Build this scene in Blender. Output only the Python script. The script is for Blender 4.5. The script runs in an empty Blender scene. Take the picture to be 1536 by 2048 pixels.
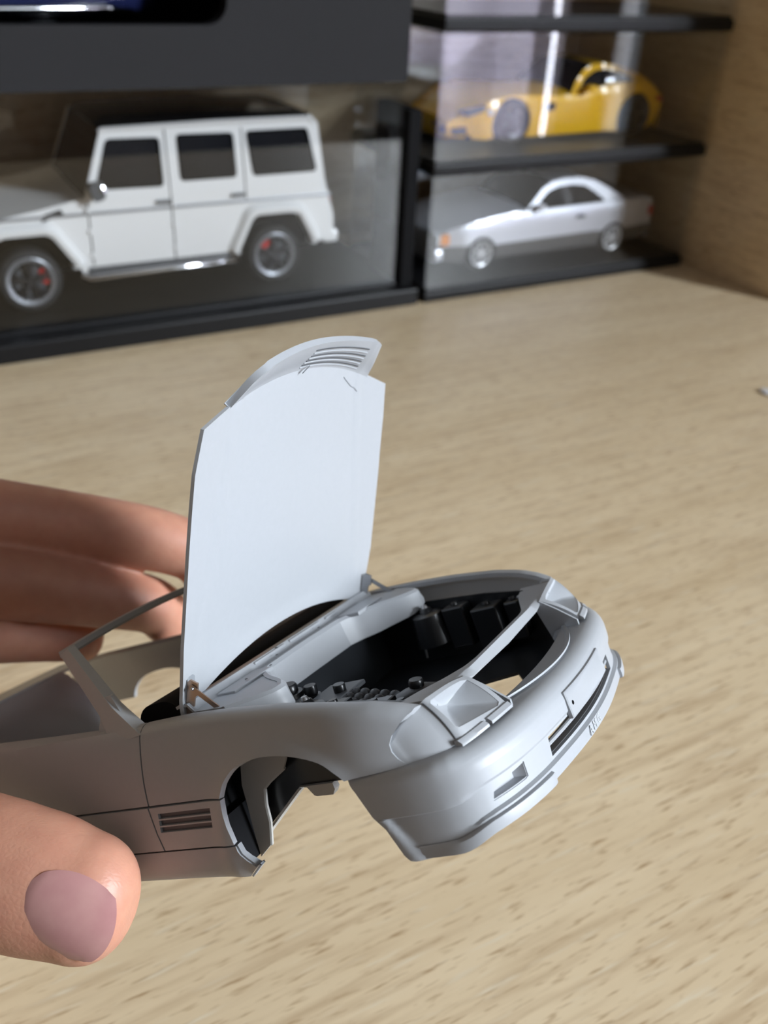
import bpy, bmesh, math, random
from mathutils import Vector, Matrix, Euler
from mathutils.geometry import delaunay_2d_cdt
from mathutils.bvhtree import BVHTree

random.seed(7)
SC = bpy.context.scene
COL = SC.collection
PI = math.pi

# ------------------------------------------------------------------ camera
cam_d = bpy.data.cameras.new('camera')
cam = bpy.data.objects.new('camera', cam_d)
COL.objects.link(cam)
SC.camera = cam
PITCH, ROLL = math.radians(32.6), math.radians(3.3)
fw = Vector((0, math.cos(PITCH), -math.sin(PITCH)))
rt = Vector((1, 0, 0))
up = rt.cross(fw)
R_ = rt * math.cos(ROLL) + up * math.sin(ROLL)
U_ = -rt * math.sin(ROLL) + up * math.cos(ROLL)
cam.matrix_world = Matrix(((R_.x, U_.x, -fw.x, 0), (R_.y, U_.y, -fw.y, 0), (R_.z, U_.z, -fw.z, 0.222), (0, 0, 0, 1)))
cam_d.sensor_fit = 'VERTICAL'
cam_d.sensor_height = 36.0
cam_d.sensor_width = 27.0
cam_d.lens = 1850 / 2048 * 36.0
cam_d.clip_start = 0.005
cam_d.clip_end = 50
cam_d.dof.use_dof = True
cam_d.dof.focus_distance = 0.150
cam_d.dof.aperture_fstop = 22.0

# ------------------------------------------------------------------ daylight and exposure
world = bpy.data.worlds.new('daylight')
SC.world = world
world.use_nodes = True
wb = world.node_tree.nodes['Background']
wb.inputs[0].default_value = (0.78, 0.88, 1.0, 1)
wb.inputs[1].default_value = 1.2
SC.view_settings.view_transform = 'Standard'
SC.view_settings.look = 'None'
SC.view_settings.gamma = 1.0
SC.view_settings.use_curve_mapping = False
SC.view_settings.exposure = 0.0
SC.cycles.max_bounces = 10
SC.cycles.diffuse_bounces = 4
SC.cycles.glossy_bounces = 5
SC.cycles.transparent_max_bounces = 24
SC.cycles.transmission_bounces = 8
SC.cycles.caustics_reflective = False
SC.cycles.caustics_refractive = False
SC.cycles.use_denoising = True

# desk frame: s runs along the front of the display cases, d goes away behind them, z up (millimetres)
ANG = math.radians(30.5)
DESK = Matrix.Translation((0.01931, 0.61723, 0)) @ Matrix.Rotation(ANG, 4, 'Z')


def DP(s, d, z):
    return DESK @ Vector((s / 1000, d / 1000, z / 1000))




def window_light(name, d0, d1, z0, z1, watts, col):
    """daylight standing just outside a window opening of the right wall, shining in"""
    a = bpy.data.lights.new(name, 'AREA')
    a.shape = 'RECTANGLE'
    a.size, a.size_y = (z1 - z0) / 1000, (d1 - d0) / 1000
    a.energy = watts
    a.color = col
    o = bpy.data.objects.new(name, a)
    COL.objects.link(o)
    o.matrix_world = DESK @ Matrix.Translation((1.36, (d0 + d1) / 2000, (z0 + z1) / 2000)) @ Matrix.Rotation(PI / 2, 4, 'Y')


window_light('upper_window_daylight', -2560, -1860, 760, 1630, 310, (0.86, 0.93, 1.0))
window_light('lower_window_daylight', -1960, -1530, -300, 400, 32, (0.88, 0.90, 1.0))
window_light('side_window_daylight', -1260, -1130, -240, 1000, 7, (0.88, 0.90, 1.0))


# ------------------------------------------------------------------ helpers
def new_mat(name, color, rough=0.5, metal=0.0, **kw):
    m = bpy.data.materials.new(name)
    m.use_nodes = True
    b = m.node_tree.nodes['Principled BSDF']
    b.inputs['Base Color'].default_value = (*color, 1)
    b.inputs['Roughness'].default_value = rough
    b.inputs['Metallic'].default_value = metal
    for k, v in kw.items():
        b.inputs[k.replace('_', ' ')].default_value = v
    return m


def add_grain(m, scale, amount, bump=0.0, color2=None, dist=0.00003):
    """fine procedural variation of colour (and relief) on a principled material"""
    nt = m.node_tree
    b = nt.nodes['Principled BSDF']
    tc = nt.nodes.new('ShaderNodeTexCoord')
    no = nt.nodes.new('ShaderNodeTexNoise')
    no.inputs['Scale'].default_value = scale
    no.inputs['Detail'].default_value = 4
    nt.links.new(tc.outputs['Object'], no.inputs['Vector'])
    c = b.inputs['Base Color'].default_value[:3]
    c2 = color2 or tuple(max(0, x * (1 - amount)) for x in c)
    mx = nt.nodes.new('ShaderNodeMix')
    mx.data_type = 'RGBA'
    mx.inputs['A'].default_value = (*c, 1)
    mx.inputs['B'].default_value = (*c2, 1)
    nt.links.new(no.outputs['Fac'], mx.inputs['Factor'])
    nt.links.new(mx.outputs['Result'], b.inputs['Base Color'])
    if bump:
        bp = nt.nodes.new('ShaderNodeBump')
        bp.inputs['Strength'].default_value = bump
        bp.inputs['Distance'].default_value = dist
        nt.links.new(no.outputs['Fac'], bp.inputs['Height'])
        nt.links.new(bp.outputs['Normal'], b.inputs['Normal'])
    return m


class MB:
    """collects shapes, then links them as ONE mesh object"""

    def __init__(self, scale=0.001):
        self.v, self.f, self.k, self.bev = [], [], scale, False

    def add(self, vs, fs):
        o = len(self.v)
        self.v += [Vector(p) for p in vs]
        self.f += [tuple(i + o for i in f) for f in fs]
        return self

    def box(self, x0, x1, y0, y1, z0, z1, bev=0.0, M=None):
        if bev <= 0:
            vs = [(x, y, z) for x in (x0, x1) for y in (y0, y1) for z in (z0, z1)]
            fs = [(0, 1, 3, 2), (4, 6, 7, 5), (0, 4, 5, 1), (2, 3, 7, 6), (0, 2, 6, 4), (1, 5, 7, 3)]
        else:
            self.bev = True
            b = bmesh.new()
            bmesh.ops.create_cube(b, size=1.0)
            for v in b.verts:
                v.co = Vector(((x0 + x1) / 2 + v.co.x * (x1 - x0), (y0 + y1) / 2 + v.co.y * (y1 - y0), (z0 + z1) / 2 + v.co.z * (z1 - z0)))
            bmesh.ops.bevel(b, geom=b.edges[:], offset=bev, segments=2, affect='EDGES', profile=0.5)
            b.verts.index_update()
            vs = [v.co.copy() for v in b.verts]
            fs = [[v.index for v in f.verts] for f in b.faces]
            b.free()
        if M is not None:
            vs = [M @ Vector(p) for p in vs]
        return self.add(vs, fs)

    def prism(self, poly, fn, lo, hi):
        """outline poly of (p,q); fn(p,q,t) -> xyz; extruded t=lo..hi"""
        n = len(poly)
        vs = [fn(p, q, lo) for p, q in poly] + [fn(p, q, hi) for p, q in poly]
        fs = [tuple(range(n))[::-1], tuple(range(n, 2 * n))]
        fs += [(i, (i + 1) % n, n + (i + 1) % n, n + i) for i in range(n)]
        return self.add(vs, fs)

    def tube(self, pts, radii, n=12, flat=1.0, side=None, caps=True):
        """tapered tube; flat squeezes across `side`"""
        pts = [Vector(p) for p in pts]
        if not hasattr(radii, '__len__'):
            radii = [radii] * len(pts)
        vs, fs = [], []
        prev = None
        for i, p in enumerate(pts):
            t = (pts[min(i + 1, len(pts) - 1)] - pts[max(i - 1, 0)]).normalized()
            if prev is None:
                a = Vector(side) if side is not None else (Vector((0, 0, 1)) if abs(t.z) < .9 else Vector((1, 0, 0)))
            else:
                a = prev
            a = (a - t * a.dot(t)).normalized()
            prev = a
            b = t.cross(a)
            for k in range(n):
                w = 2 * PI * k / n
                vs.append(p + a * math.cos(w) * radii[i] * flat + b * math.sin(w) * radii[i])
        for i in range(len(pts) - 1):
            for k in range(n):
                k2 = (k + 1) % n
                fs.append((i * n + k, i * n + k2, (i + 1) * n + k2, (i + 1) * n + k))
        if caps:
            fs.append(tuple(range(n))[::-1])
            fs.append(tuple((len(pts) - 1) * n + k for k in range(n)))
        return self.add(vs, fs)

    def lathe(self, prof, c, axis, n=32, ref=None):
        """prof: (radius, height along axis); closed by its end points at the axis"""
        c = Vector(c)
        ax = Vector(axis).normalized()
        a = Vector(ref) if ref else (Vector((0, 0, 1)) if abs(ax.z) < .9 else Vector((1, 0, 0)))
        a = (a - ax * a.dot(ax)).normalized()
        b = ax.cross(a)
        vs, fs = [], []
        for r, h in prof:
            for k in range(n):
                w = 2 * PI * k / n
                vs.append(c + ax * h + (a * math.cos(w) + b * math.sin(w)) * r)
        for i in range(len(prof) - 1):
            for k in range(n):
                k2 = (k + 1) % n
                fs.append((i * n + k, i * n + k2, (i + 1) * n + k2, (i + 1) * n + k))
        if prof[0][0] > 1e-6:
            pass
        return self.add(vs, fs)

    def loft(self, rows, close_u=False):
        n = len(rows[0])
        vs = [p for r in rows for p in r]
        fs = []
        for i in range(len(rows) - 1):
            for k in range(n if close_u else n - 1):
                k2 = (k + 1) % n
                fs.append((i * n + k, i * n + k2, (i + 1) * n + k2, (i + 1) * n + k))
        return self.add(vs, fs)

    def sheet(self, vs, fs, t, flip=False):
        """a sheet given real thickness t behind its front side"""
        vs = [Vector(p) for p in vs]
        nrm = [Vector() for _ in vs]
        for f in fs:
            a, b, c = vs[f[0]], vs[f[1]], vs[f[2]]
            nn = (b - a).cross(c - a)
            if len(f) == 4:
                nn += (c - a).cross(vs[f[3]] - a)
            for i in f:
                nrm[i] += nn
        sg = -1 if flip else 1
        back = [p - (m.normalized() if m.length > 0 else Vector((0, 0, 0))) * t * sg for p, m in zip(vs, nrm)]
        n = len(vs)
        front = [tuple(f) if not flip else tuple(f)[::-1] for f in fs]
        bk = [tuple(i + n for i in f)[::-1] for f in front]
        cnt = {}
        for f in front:
            for i in range(len(f)):
                a, b = f[i], f[(i + 1) % len(f)]
                cnt[(a, b)] = 1
        rim = [(b, a, a + n, b + n) for (a, b) in cnt if (b, a) not in cnt]
        return self.add(vs + back, front + bk + rim)

    def build(self, name, mat, parent=None, sharp=38, M=None, smooth=True):
        me = bpy.data.meshes.new(name)
        k = self.k
        vs = [(p.x * k, p.y * k, p.z * k) for p in ((M @ q) if M is not None else q for q in self.v)]
        me.from_pydata(vs, [], self.f)
        me.validate()
        if smooth:
            for p in me.polygons:
                p.use_smooth = True
            try:
                me.set_sharp_from_angle(angle=math.radians(min(sharp, 15) if self.bev else sharp))
            except Exception:
                pass
        if mat:
            me.materials.append(mat)
        o = bpy.data.objects.new(name, me)
        COL.objects.link(o)
        if parent:
            o.parent = parent
        return o


def seg_dist(p, a, b):
    ax, ay = a
    bx, by = b
    dx, dy = bx - ax, by - ay
    L = dx * dx + dy * dy
    t = 0 if L == 0 else max(0, min(1, ((p[0] - ax) * dx + (p[1] - ay) * dy) / L))
    return math.hypot(p[0] - ax - dx * t, p[1] - ay - dy * t)


def inside(p, poly):
    x, y = p
    r = False
    j = len(poly) - 1
    for i in range(len(poly)):
        xi, yi = poly[i]
        xj, yj = poly[j]
        if (yi > y) != (yj > y) and x < (xj - xi) * (y - yi) / (yj - yi) + xi:
            r = not r
        j = i
    return r


def resample(poly, step, closed=True):
    out = []
    n = len(poly)
    for i in range(n if closed else n - 1):
        a, b = poly[i], poly[(i + 1) % n]
        k = max(1, int(math.ceil(math.hypot(b[0] - a[0], b[1] - a[1]) / step)))
        for j in range(k):
            out.append((a[0] + (b[0] - a[0]) * j / k, a[1] + (b[1] - a[1]) * j / k))
    if not closed:
        out.append(poly[-1])
    return out


def smooth_line(pts, sub=6, closed=False):
    """Catmull-Rom through the points"""
    P = [Vector(p) for p in pts]
    n = len(P)
    out = []
    for i in range(n if closed else n - 1):
        p0 = P[(i - 1) % n] if closed or i > 0 else P[0] * 2 - P[1]
        p1, p2 = P[i], P[(i + 1) % n]
        p3 = P[(i + 2) % n] if closed or i + 2 < n else P[-1] * 2 - P[-2]
        for j in range(sub):
            t = j / sub
            out.append(0.5 * ((2 * p1) + (p2 - p0) * t + (2 * p0 - 5 * p1 + 4 * p2 - p3) * t * t + (3 * p1 - p0 - 3 * p2 + p3) * t ** 3))
    if not closed:
        out.append(P[-1].copy())
    return out


def patch(outline, holes, fn, step=25, xs=None, ys=None):
    """triangulates an outline with holes over a grid and maps it by fn(p,q) to space"""
    ol = resample(outline, step)
    hs = [resample(h, step) for h in holes]
    loops = [ol] + hs
    x0, x1 = min(p[0] for p in ol), max(p[0] for p in ol)
    y0, y1 = min(p[1] for p in ol), max(p[1] for p in ol)
    if xs is None:
        xs = [x0 + step * i for i in range(1, int((x1 - x0) / step) + 1)]
    if ys is None:
        ys = [y0 + step * i for i in range(1, int((y1 - y0) / step) + 1)]
    edges_g = [(l[i], l[(i + 1) % len(l)]) for l in loops for i in range(len(l))]
    pts, eds = [], []
    for l in loops:
        o = len(pts)
        pts += l
        eds += [(o + i, o + (i + 1) % len(l)) for i in range(len(l))]
    mind = step * 0.35
    # bucket the edges so that the distance test stays cheap
    cell = step * 2
    bk = {}
    for a, b in edges_g:
        for cx in range(int(math.floor(min(a[0], b[0]) / cell)) - 1, int(math.floor(max(a[0], b[0]) / cell)) + 2):
            for cy in range(int(math.floor(min(a[1], b[1]) / cell)) - 1, int(math.floor(max(a[1], b[1]) / cell)) + 2):
                bk.setdefault((cx, cy), []).append((a, b))
    for x in xs:
        for y in ys:
            p = (x, y)
            if not inside(p, ol) or any(inside(p, h) for h in hs):
                continue
            near = bk.get((int(math.floor(x / cell)), int(math.floor(y / cell))), ())
            if any(seg_dist(p, a, b) < mind for a, b in near):
                continue
            pts.append(p)
    r = delaunay_2d_cdt([Vector(p) for p in pts], eds, [], 0, 1e-5)
    vs2, tris = r[0], r[2]
    fs = []
    for t in tris:
        c = (sum(vs2[i].x for i in t) / len(t), sum(vs2[i].y for i in t) / len(t))
        if inside(c, ol) and not any(inside(c, h) for h in hs):
            fs.append(tuple(t))
    return [Vector(fn(v.x, v.y)) for v in vs2], fs


def round_poly(poly, r, n=4):
    out = []
    m = len(poly)
    for i in range(m):
        p, a, b = Vector(poly[i]), Vector(poly[i - 1]), Vector(poly[(i + 1) % m])
        u, v = (a - p), (b - p)
        k = min(r, u.length * .45, v.length * .45)
        p0, p1 = p + u.normalized() * k, p + v.normalized() * k
        for j in range(n + 1):
            t = j / n
            q = p0 * (1 - t) ** 2 + p * 2 * t * (1 - t) + p1 * t * t
            out.append((q.x, q.y))
    return out


def lerp_tab(tab, x):
    if x <= tab[0][0]:
        return tab[0][1]
    for (a, fa), (b, fb) in zip(tab, tab[1:]):
        if x <= b:
            return fa + (fb - fa) * (x - a) / (b - a)
    return tab[-1][1]


def sstep(a, b, x):
    t = max(0.0, min(1.0, (x - a) / (b - a)))
    return t * t * (3 - 2 * t)


def tag(o, label, cat, group=None):
    o['label'] = label
    o['category'] = cat
    if group:
        o['group'] = group
    return o


def thing(name, label, cat, M, group=None):
    o = bpy.data.objects.new(name, None)
    o.empty_display_size = 0.01
    COL.objects.link(o)
    o.matrix_world = M
    return tag(o, label, cat, group)


def struct(name, mb, mat, M=None, **kw):
    o = mb.build(name, mat, **kw)
    if M is not None:
        o.matrix_world = M
    o['kind'] = 'structure'
    return o


def at(s, d, z, rot=0.0):
    return DESK @ Matrix.Translation((s / 1000, d / 1000, z / 1000)) @ Matrix.Rotation(rot, 4, 'Z')


# ------------------------------------------------------------------ materials
PRIMER = new_mat('grey_primer', (0.425, 0.44, 0.463), 0.42)
PRIMER.node_tree.nodes['Principled BSDF'].inputs['Specular IOR Level'].default_value = 0.45
add_grain(PRIMER, 900, 0.05, 0.12, dist=0.00002)
BLACK = new_mat('black_paint', (0.012, 0.013, 0.015), 0.28)
BLACK_MATT = new_mat('black_matt', (0.007, 0.007, 0.008), 0.8)
BLACK_MATT.node_tree.nodes['Principled BSDF'].inputs['Specular IOR Level'].default_value = 0.12
DARKGREY = new_mat('dark_grey_plastic', (0.075, 0.08, 0.088), 0.45)
FIREWALL = new_mat('satin_black_paint', (0.028, 0.031, 0.036), 0.35)
BRASS = new_mat('etched_brass', (0.45, 0.33, 0.26), 0.38, 0.9)
STEEL = new_mat('etched_steel', (0.42, 0.42, 0.43), 0.35, 0.9)
TRANSLUCENT_GREY = new_mat('bare_resin', (0.50, 0.49, 0.46), 0.45)
CASE_BLACK = new_mat('case_black_plastic', (0.008, 0.008, 0.009), 0.42)
CASE_BLACK.node_tree.nodes['Principled BSDF'].inputs['Specular IOR Level'].default_value = 0.25
CARTON = new_mat('dark_grey_carton', (0.0105, 0.0105, 0.0125), 0.85)
WALL = add_grain(new_mat('wall_paint', (0.085, 0.065, 0.05), 0.9), 3, 0.08)
CEIL = new_mat('ceiling_paint', (0.15, 0.14, 0.13), 0.9)
FLOORM = add_grain(new_mat('floor_laminate', (0.12, 0.075, 0.045), 0.5), 4, 0.3)


def wood_mat(name, k=1.0, upright=False):
    m = bpy.data.materials.new(name)
    m.use_nodes = True
    nt = m.node_tree
    b = nt.nodes['Principled BSDF']
    b.inputs['Roughness'].default_value = 0.42
    tc = nt.nodes.new('ShaderNodeTexCoord')

    def noise(scale, detail, rough=.55):
        mp = nt.nodes.new('ShaderNodeMapping')
        mp.inputs['Scale'].default_value = (scale[0], scale[0], scale[1]) if upright else scale
        nt.links.new(tc.outputs['Object'], mp.inputs['Vector'])
        n = nt.nodes.new('ShaderNodeTexNoise')
        n.inputs['Scale'].default_value = 1.0
        n.inputs['Detail'].default_value = detail
        n.inputs['Roughness'].default_value = rough
        nt.links.new(mp.outputs['Vector'], n.inputs['Vector'])
        return n.outputs['Fac']

    def ramp(src, p0, p1, c0=(0, 0, 0, 1), c1=(1, 1, 1, 1)):
        r = nt.nodes.new('ShaderNodeValToRGB')
        r.color_ramp.elements[0].position = p0
        r.color_ramp.elements[0].color = c0
        r.color_ramp.elements[1].position = p1
        r.color_ramp.elements[1].color = c1
        nt.links.new(src, r.inputs[0])
        return r.outputs[0]

    def mix(f, a, bcol):
        x = nt.nodes.new('ShaderNodeMix')
        x.data_type = 'RGBA'
        if isinstance(f, float):
            x.inputs['Factor'].default_value = f
        else:
            nt.links.new(f, x.inputs['Factor'])
        for s, v in (('A', a), ('B', bcol)):
            if isinstance(v, tuple):
                x.inputs[s].default_value = v
            else:
                nt.links.new(v, x.inputs[s])
        return x.outputs['Result']

    base = ramp(noise((5, 45, 5), 3), .3, .7, (0.68 * k, 0.525 * k, 0.33 * k, 1), (0.79 * k, 0.635 * k, 0.425 * k, 1))
    streak = ramp(noise((20, 260, 20), 3), .48, .72)
    c1 = mix(streak, base, (0.58 * k, 0.43 * k, 0.265 * k, 1))
    fleck = ramp(noise((95, 820, 95), 2), .57, .72)
    c2 = mix(fleck, c1, (0.43 * k, 0.285 * k, 0.155 * k, 1))
    pale = ramp(noise((45, 520, 41), 2), .60, .74)
    c3 = mix(pale, c2, (0.75 * k, 0.64 * k, 0.47 * k, 1))
    nt.links.new(c3, b.inputs['Base Color'])
    return m


WOOD = wood_mat('beech_veneer')
WOOD_UP = wood_mat('beech_veneer_upright', 1.0, True)


def acrylic_mat():
    m = bpy.data.materials.new('clear_acrylic')
    m.use_nodes = True
    nt = m.node_tree
    for n in list(nt.nodes):
        if n.type == 'BSDF_PRINCIPLED':
            nt.nodes.remove(n)
    out = nt.nodes['Material Output']
    tr = nt.nodes.new('ShaderNodeBsdfTransparent')
    tr.inputs[0].default_value = (0.97, 0.975, 0.98, 1)
    gl = nt.nodes.new('ShaderNodeBsdfGlossy')
    gl.inputs['Roughness'].default_value = 0.015
    fr = nt.nodes.new('ShaderNodeFresnel')
    fr.inputs['IOR'].default_value = 1.49
    ge = nt.nodes.new('ShaderNodeNewGeometry')
    ior = nt.nodes.new('ShaderNodeMapRange')
    ior.inputs['To Min'].default_value = 1.49
    ior.inputs['To Max'].default_value = 1 / 1.49
    nt.links.new(ge.outputs['Backfacing'], ior.inputs['Value'])
    nt.links.new(ior.outputs[0], fr.inputs['IOR'])
    mx = nt.nodes.new('ShaderNodeMixShader')
    nt.links.new(fr.outputs[0], mx.inputs[0])
    nt.links.new(tr.outputs[0], mx.inputs[1])
    nt.links.new(gl.outputs[0], mx.inputs[2])
    nt.links.new(mx.outputs[0], out.inputs['Surface'])
    return m


ACRYLIC = acrylic_mat()
GLASS_DARK = new_mat('tinted_glass', (0.012, 0.013, 0.016), 0.04)


def sheer_mat():
    m = bpy.data.materials.new('sheer_curtain_cloth')
    m.use_nodes = True
    nt = m.node_tree
    nt.nodes.remove(nt.nodes['Principled BSDF'])
    out = nt.nodes['Material Output']
    d = nt.nodes.new('ShaderNodeBsdfDiffuse')
    d.inputs[0].default_value = (.8, .78, .8, 1)
    t = nt.nodes.new('ShaderNodeBsdfTranslucent')
    t.inputs[0].default_value = (.86, .83, .88, 1)
    x = nt.nodes.new('ShaderNodeMixShader')
    x.inputs[0].default_value = 0.65
    nt.links.new(d.outputs[0], x.inputs[1])
    nt.links.new(t.outputs[0], x.inputs[2])
    nt.links.new(x.outputs[0], out.inputs['Surface'])
    return m


SHEER = sheer_mat()
WHITE_PAINT = new_mat('white_gloss_paint', (.8, .8, .79), .35)

# ------------------------------------------------------------------ the room
S0, S1, D0, D1, Z0, Z1 = -2300, 1250, -3600, 230, -740, 1850
struct('floor', MB().box(S0, S1, D0, D1, Z0 - 40, Z0), FLOORM, DESK)
struct('ceiling', MB().box(S0, S1, D0, D1, Z1, Z1 + 40), CEIL, DESK)
WALL_LEFT = add_grain(new_mat('left_wall_paint', (0.12, 0.09, 0.07), 0.9), 3, 0.08)
struct('wall_left', MB().box(S0 - 60, S0, D0, D1, Z0, Z1), WALL_LEFT, DESK)
struct('wall_back', MB().box(S0 - 60, S1 + 60, D1, D1 + 60, Z0, Z1), WALL, DESK)
struct('wall_front', MB().box(S0 - 60, S1 + 60, D0 - 60, D0, Z0, Z1), WALL, DESK)
WINS = ((-2960, -1780, 430, 1650), (-1270, -1120, -260, 1040), (-1980, -1430, -320, 410))
holes = [[(a, z0), (b, z0), (b, z1), (a, z1)] for a, b, z0, z1 in WINS]
vs, fs = patch([(D0, Z0), (D1, Z0), (D1, Z1), (D0, Z1)], holes, lambda p, q: Vector((S1, p, q)), 400)
a, b, c = (vs[i] for i in fs[0])
wr = MB().sheet(vs, fs, 60, (b - a).cross(c - a).x > 0)
struct('wall_right', wr, WALL, DESK)
for k, (a, b, z0, z1) in enumerate(WINS):
    wf = MB()
    f = 40 if k != 1 else 18
    bars = [a, b - f] + ([(a + b) / 2 - f / 2] if k != 1 else [])
    for x in bars:
        wf.box(S1 + 5, S1 + 50, x, x + f, z0, z1)
    wf.box(S1 + 5, S1 + 50, a, b, z0, z0 + f)
    wf.box(S1 + 5, S1 + 50, a, b, z1 - f, z1)
    win = struct('window_%d' % (k + 1), wf, WHITE_PAINT, DESK)
    bars = sorted(bars)
    for x, x2 in zip(bars, bars[1:]):
        MB().box(S1 + 24, S1 + 28, x + f, x2, z0 + f, z1 - f).build('window_pane', ACRYLIC, win)


def curtain(d0, d1, z0, z1, label):
    rows = []
    n = int((d1 - d0) / 10)
    for z in (z1, (z0 + z1) / 2, z0):
        rows.append([(S1 - 60 + 30 * math.sin(i * 0.40) + 16 * math.sin(i * 0.17 + 1), d0 + (d1 - d0) * i / n, z) for i in range(n + 1)])
    mb = MB().loft(rows)
    o = MB().sheet(mb.v, mb.f, 0.8).build('curtain', SHEER)
    o.matrix_world = DESK
    tag(o, label, 'curtain')


curtain(-2000, -1372, -340, 395, 'sheer white curtain hanging across the low window')
rod = MB().tube([(S1 - 55, -2040, 402), (S1 - 55, -1340, 402)], 7, 12).build('curtain_rod', WHITE_PAINT)
rod.matrix_world = DESK
tag(rod, 'thin white rod that carries the sheer curtain', 'curtain rod')

# ------------------------------------------------------------------ the desk
desk = thing('desk', 'pale beech veneer desk top under the hand and the display cases', 'desk', DESK)
MB().box(-1500, 1000, -472, 190, -28, 0, 1.0).build('desk_top', WOOD, desk)
for s0 in (-1490, 960):
    MB().box(s0, s0 + 28, -480, 190, -740, -28).build('leg_panel', WOOD, desk)

shelf = thing('shelf_niche', 'pale wood veneer niche enclosing the display cases at the back of the desk', 'shelf', DESK)
MB().box(246, 264, -92, 190, 0, 620).build('side_panel', WOOD_UP, shelf)
MB().box(-1500, 246, 172, 190, 0, 620).build('back_panel', WOOD_UP, shelf)

# small white scrap at the right edge of the desk
sc = MB()
rows = []
for i in range(6):
    w = i / 5
    rows.append([(4.5 * math.cos(2 * PI * k / 9) * math.sin(PI * (.06 + .88 * w)) * (1 + .2 * math.sin(k * 2.3)), 2.6 * math.sin(2 * PI * k / 9) * math.sin(PI * (.06 + .88 * w)) * (1 + .25 * math.cos(k * 1.7)), 1.4 - 1.4 * math.cos(PI * w)) for k in range(9)])
sc.loft(rows, True)
sc.f.append(tuple(range(9))[::-1])
sc.f.append(tuple(range(len(sc.v) - 9, len(sc.v))))
scrap = sc.build('plastic_scrap', new_mat('white_plastic', (.85, .85, .87), .5))
scrap.matrix_world = Matrix.Translation((0.2197, 0.4995, 0.0)) @ Matrix.Diagonal((1.0, 1.9, .75, 1))
tag(scrap, 'tiny white plastic scrap lying on the desk at the right picture edge', 'scrap')

# ------------------------------------------------------------------ the held model car body (real-car millimetres, 1:24)
CK = 1 / 24000.0
CAR_M = Matrix(((0.80844, 0.44443, -0.38589, 0.013311), (-0.26906, 0.86216, 0.42928, 0.116878), (0.52348, -0.24322, 0.81659, 0.083631), (0, 0, 0, 1)))
car = thing('model_car_body', 'unpainted grey primer scale model convertible body held in a hand with its hood open', 'model car', CAR_M)


def CB():
    return MB(CK)


ZT = [(-3100, 880), (-2600, 898), (-2000, 893), (-1600, 888), (-1234, 872), (-916, 861), (-713, 857), (-435, 860), (-215, 852), (24, 834), (244, 806), (400, 776), (480, 750), (556, 716), (640, 680)]


def side_y(x, z):
    b = 888.0
    if x > 200:
        b -= (x - 200) ** 2 * 0.00064
    if z > 545:
        b -= 42 * ((z - 545) / 320) ** 2
    if z < 340:
        b -= 16 * ((340 - z) / 140) ** 2
    rd = math.hypot(x + 48, z - 330)
    b += 15 * math.exp(-((rd - 345) / 42) ** 2) * (1 if z > 540 else 0.5)
    return b


def side_fn(sgn, off=0.0):
    def fn(x, s):
        zt = lerp_tab(ZT, x)
        r = 55.0
        if s < zt - r:
            y, z = side_y(x, s), s
        else:
            a = (s - (zt - r)) / r
            y0 = side_y(x, zt - r)
            if a <= PI / 2:
                y, z = y0 - r * (1 - math.cos(a)), zt - r + r * math.sin(a)
            else:
                e = (a - PI / 2) * r
                y, z = y0 - r - e, zt - e * 0.25
        return Vector((x, sgn * (y + off), z))
    return fn


def s_top(x, e=26):
    return lerp_tab(ZT, x) - 55 + 55 * PI / 2 + e


ARCH = [(-336, 541), (-316, 570), (-287, 604), (-221, 648), (-135, 672), (-38, 676), (74, 660), (172, 624), (228, 575), (253, 546)]
ARCH = [tuple(p) for p in smooth_line([(x, z, 0) for x, z in ARCH], 4)]
ARCH = [(p[0], p[1]) for p in ARCH]
LAMP_EDGE = [(486, 549), (462, 580), (450, 606), (450, 634), (466, 660), (500, 690), (540, 722)]
FEN_TOP = [(x, s_top(x)) for x in (556, 480, 400, 244, 24, -215, -435, -560, -655)]
FENDER = ARCH + LAMP_EDGE + FEN_TOP + [(-660, 868), (-668, 830), (-690, 740), (-712, 640), (-730, 541)]
CLAD_F = [(-733, 533), (-337, 533), (-352, 470), (-357, 420), (-354, 352), (-354, 347), (-729, 347), (-736, 420)]
DOOR = [(-738, 541), (-720, 640), (-698, 740), (-676, 830), (-668, 866), (-675, s_top(-675, 10)), (-916, s_top(-916, 10)), (-1234, s_top(-1234, 10)), (-1600, s_top(-1600, 10)), (-1830, s_top(-1830, 10)), (-1830, 541)]
RARCH = [tuple(p)[:2] for p in smooth_line([(-2575, 541, 0), (-2545, 590, 0), (-2480, 640, 0), (-2400, 672, 0), (-2300, 688, 0), (-2190, 690, 0), (-2080, 668, 0), (-1980, 610, 0), (-1945, 541, 0)], 4)]
QUARTER = [(-1838, 541), (-1838, s_top(-1838, 10))] + [(x, s_top(x, 10)) for x in (-2100, -2400, -2700, -3050)] + [(-3050, 541)] + RARCH
CLAD_D = [(-741, 533), (-744, 420), (-737, 347), (-1910, 347), (-1930, 533)]
SILL = [(-1900, 339), (-353, 339), (-338, 304), (-318, 280), (-284, 252), (-262, 262), (-354, 200), (-600, 212), (-1900, 226)]


def sill_fn(sgn):
    def fn(x, z):
        return Vector((x, sgn * (side_y(x, 339) + 2 + 8 * sstep(339, 320, z) - 34 * sstep(250, 190, z) ** 1.5), z))
    return fn


def side_part(name, poly, sgn, fn, t=26, step=24, holes=(), parent=car, mat=PRIMER):
    vs, fs = patch(poly, list(holes), fn, step)
    # front side faces outwards: check one triangle
    a, b, c = (vs[i] for i in fs[0])
    flip = ((b - a).cross(c - a).y * sgn) < 0
    return CB().sheet(vs, fs, t, flip).build(name, mat, parent)


def vent_hole(x0, x1, z0, z1, sl=22):
    return [(x0, z1), (x1, z1), (x1 - sl * .55, z0), (x0 - sl * .55, z0)]


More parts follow.
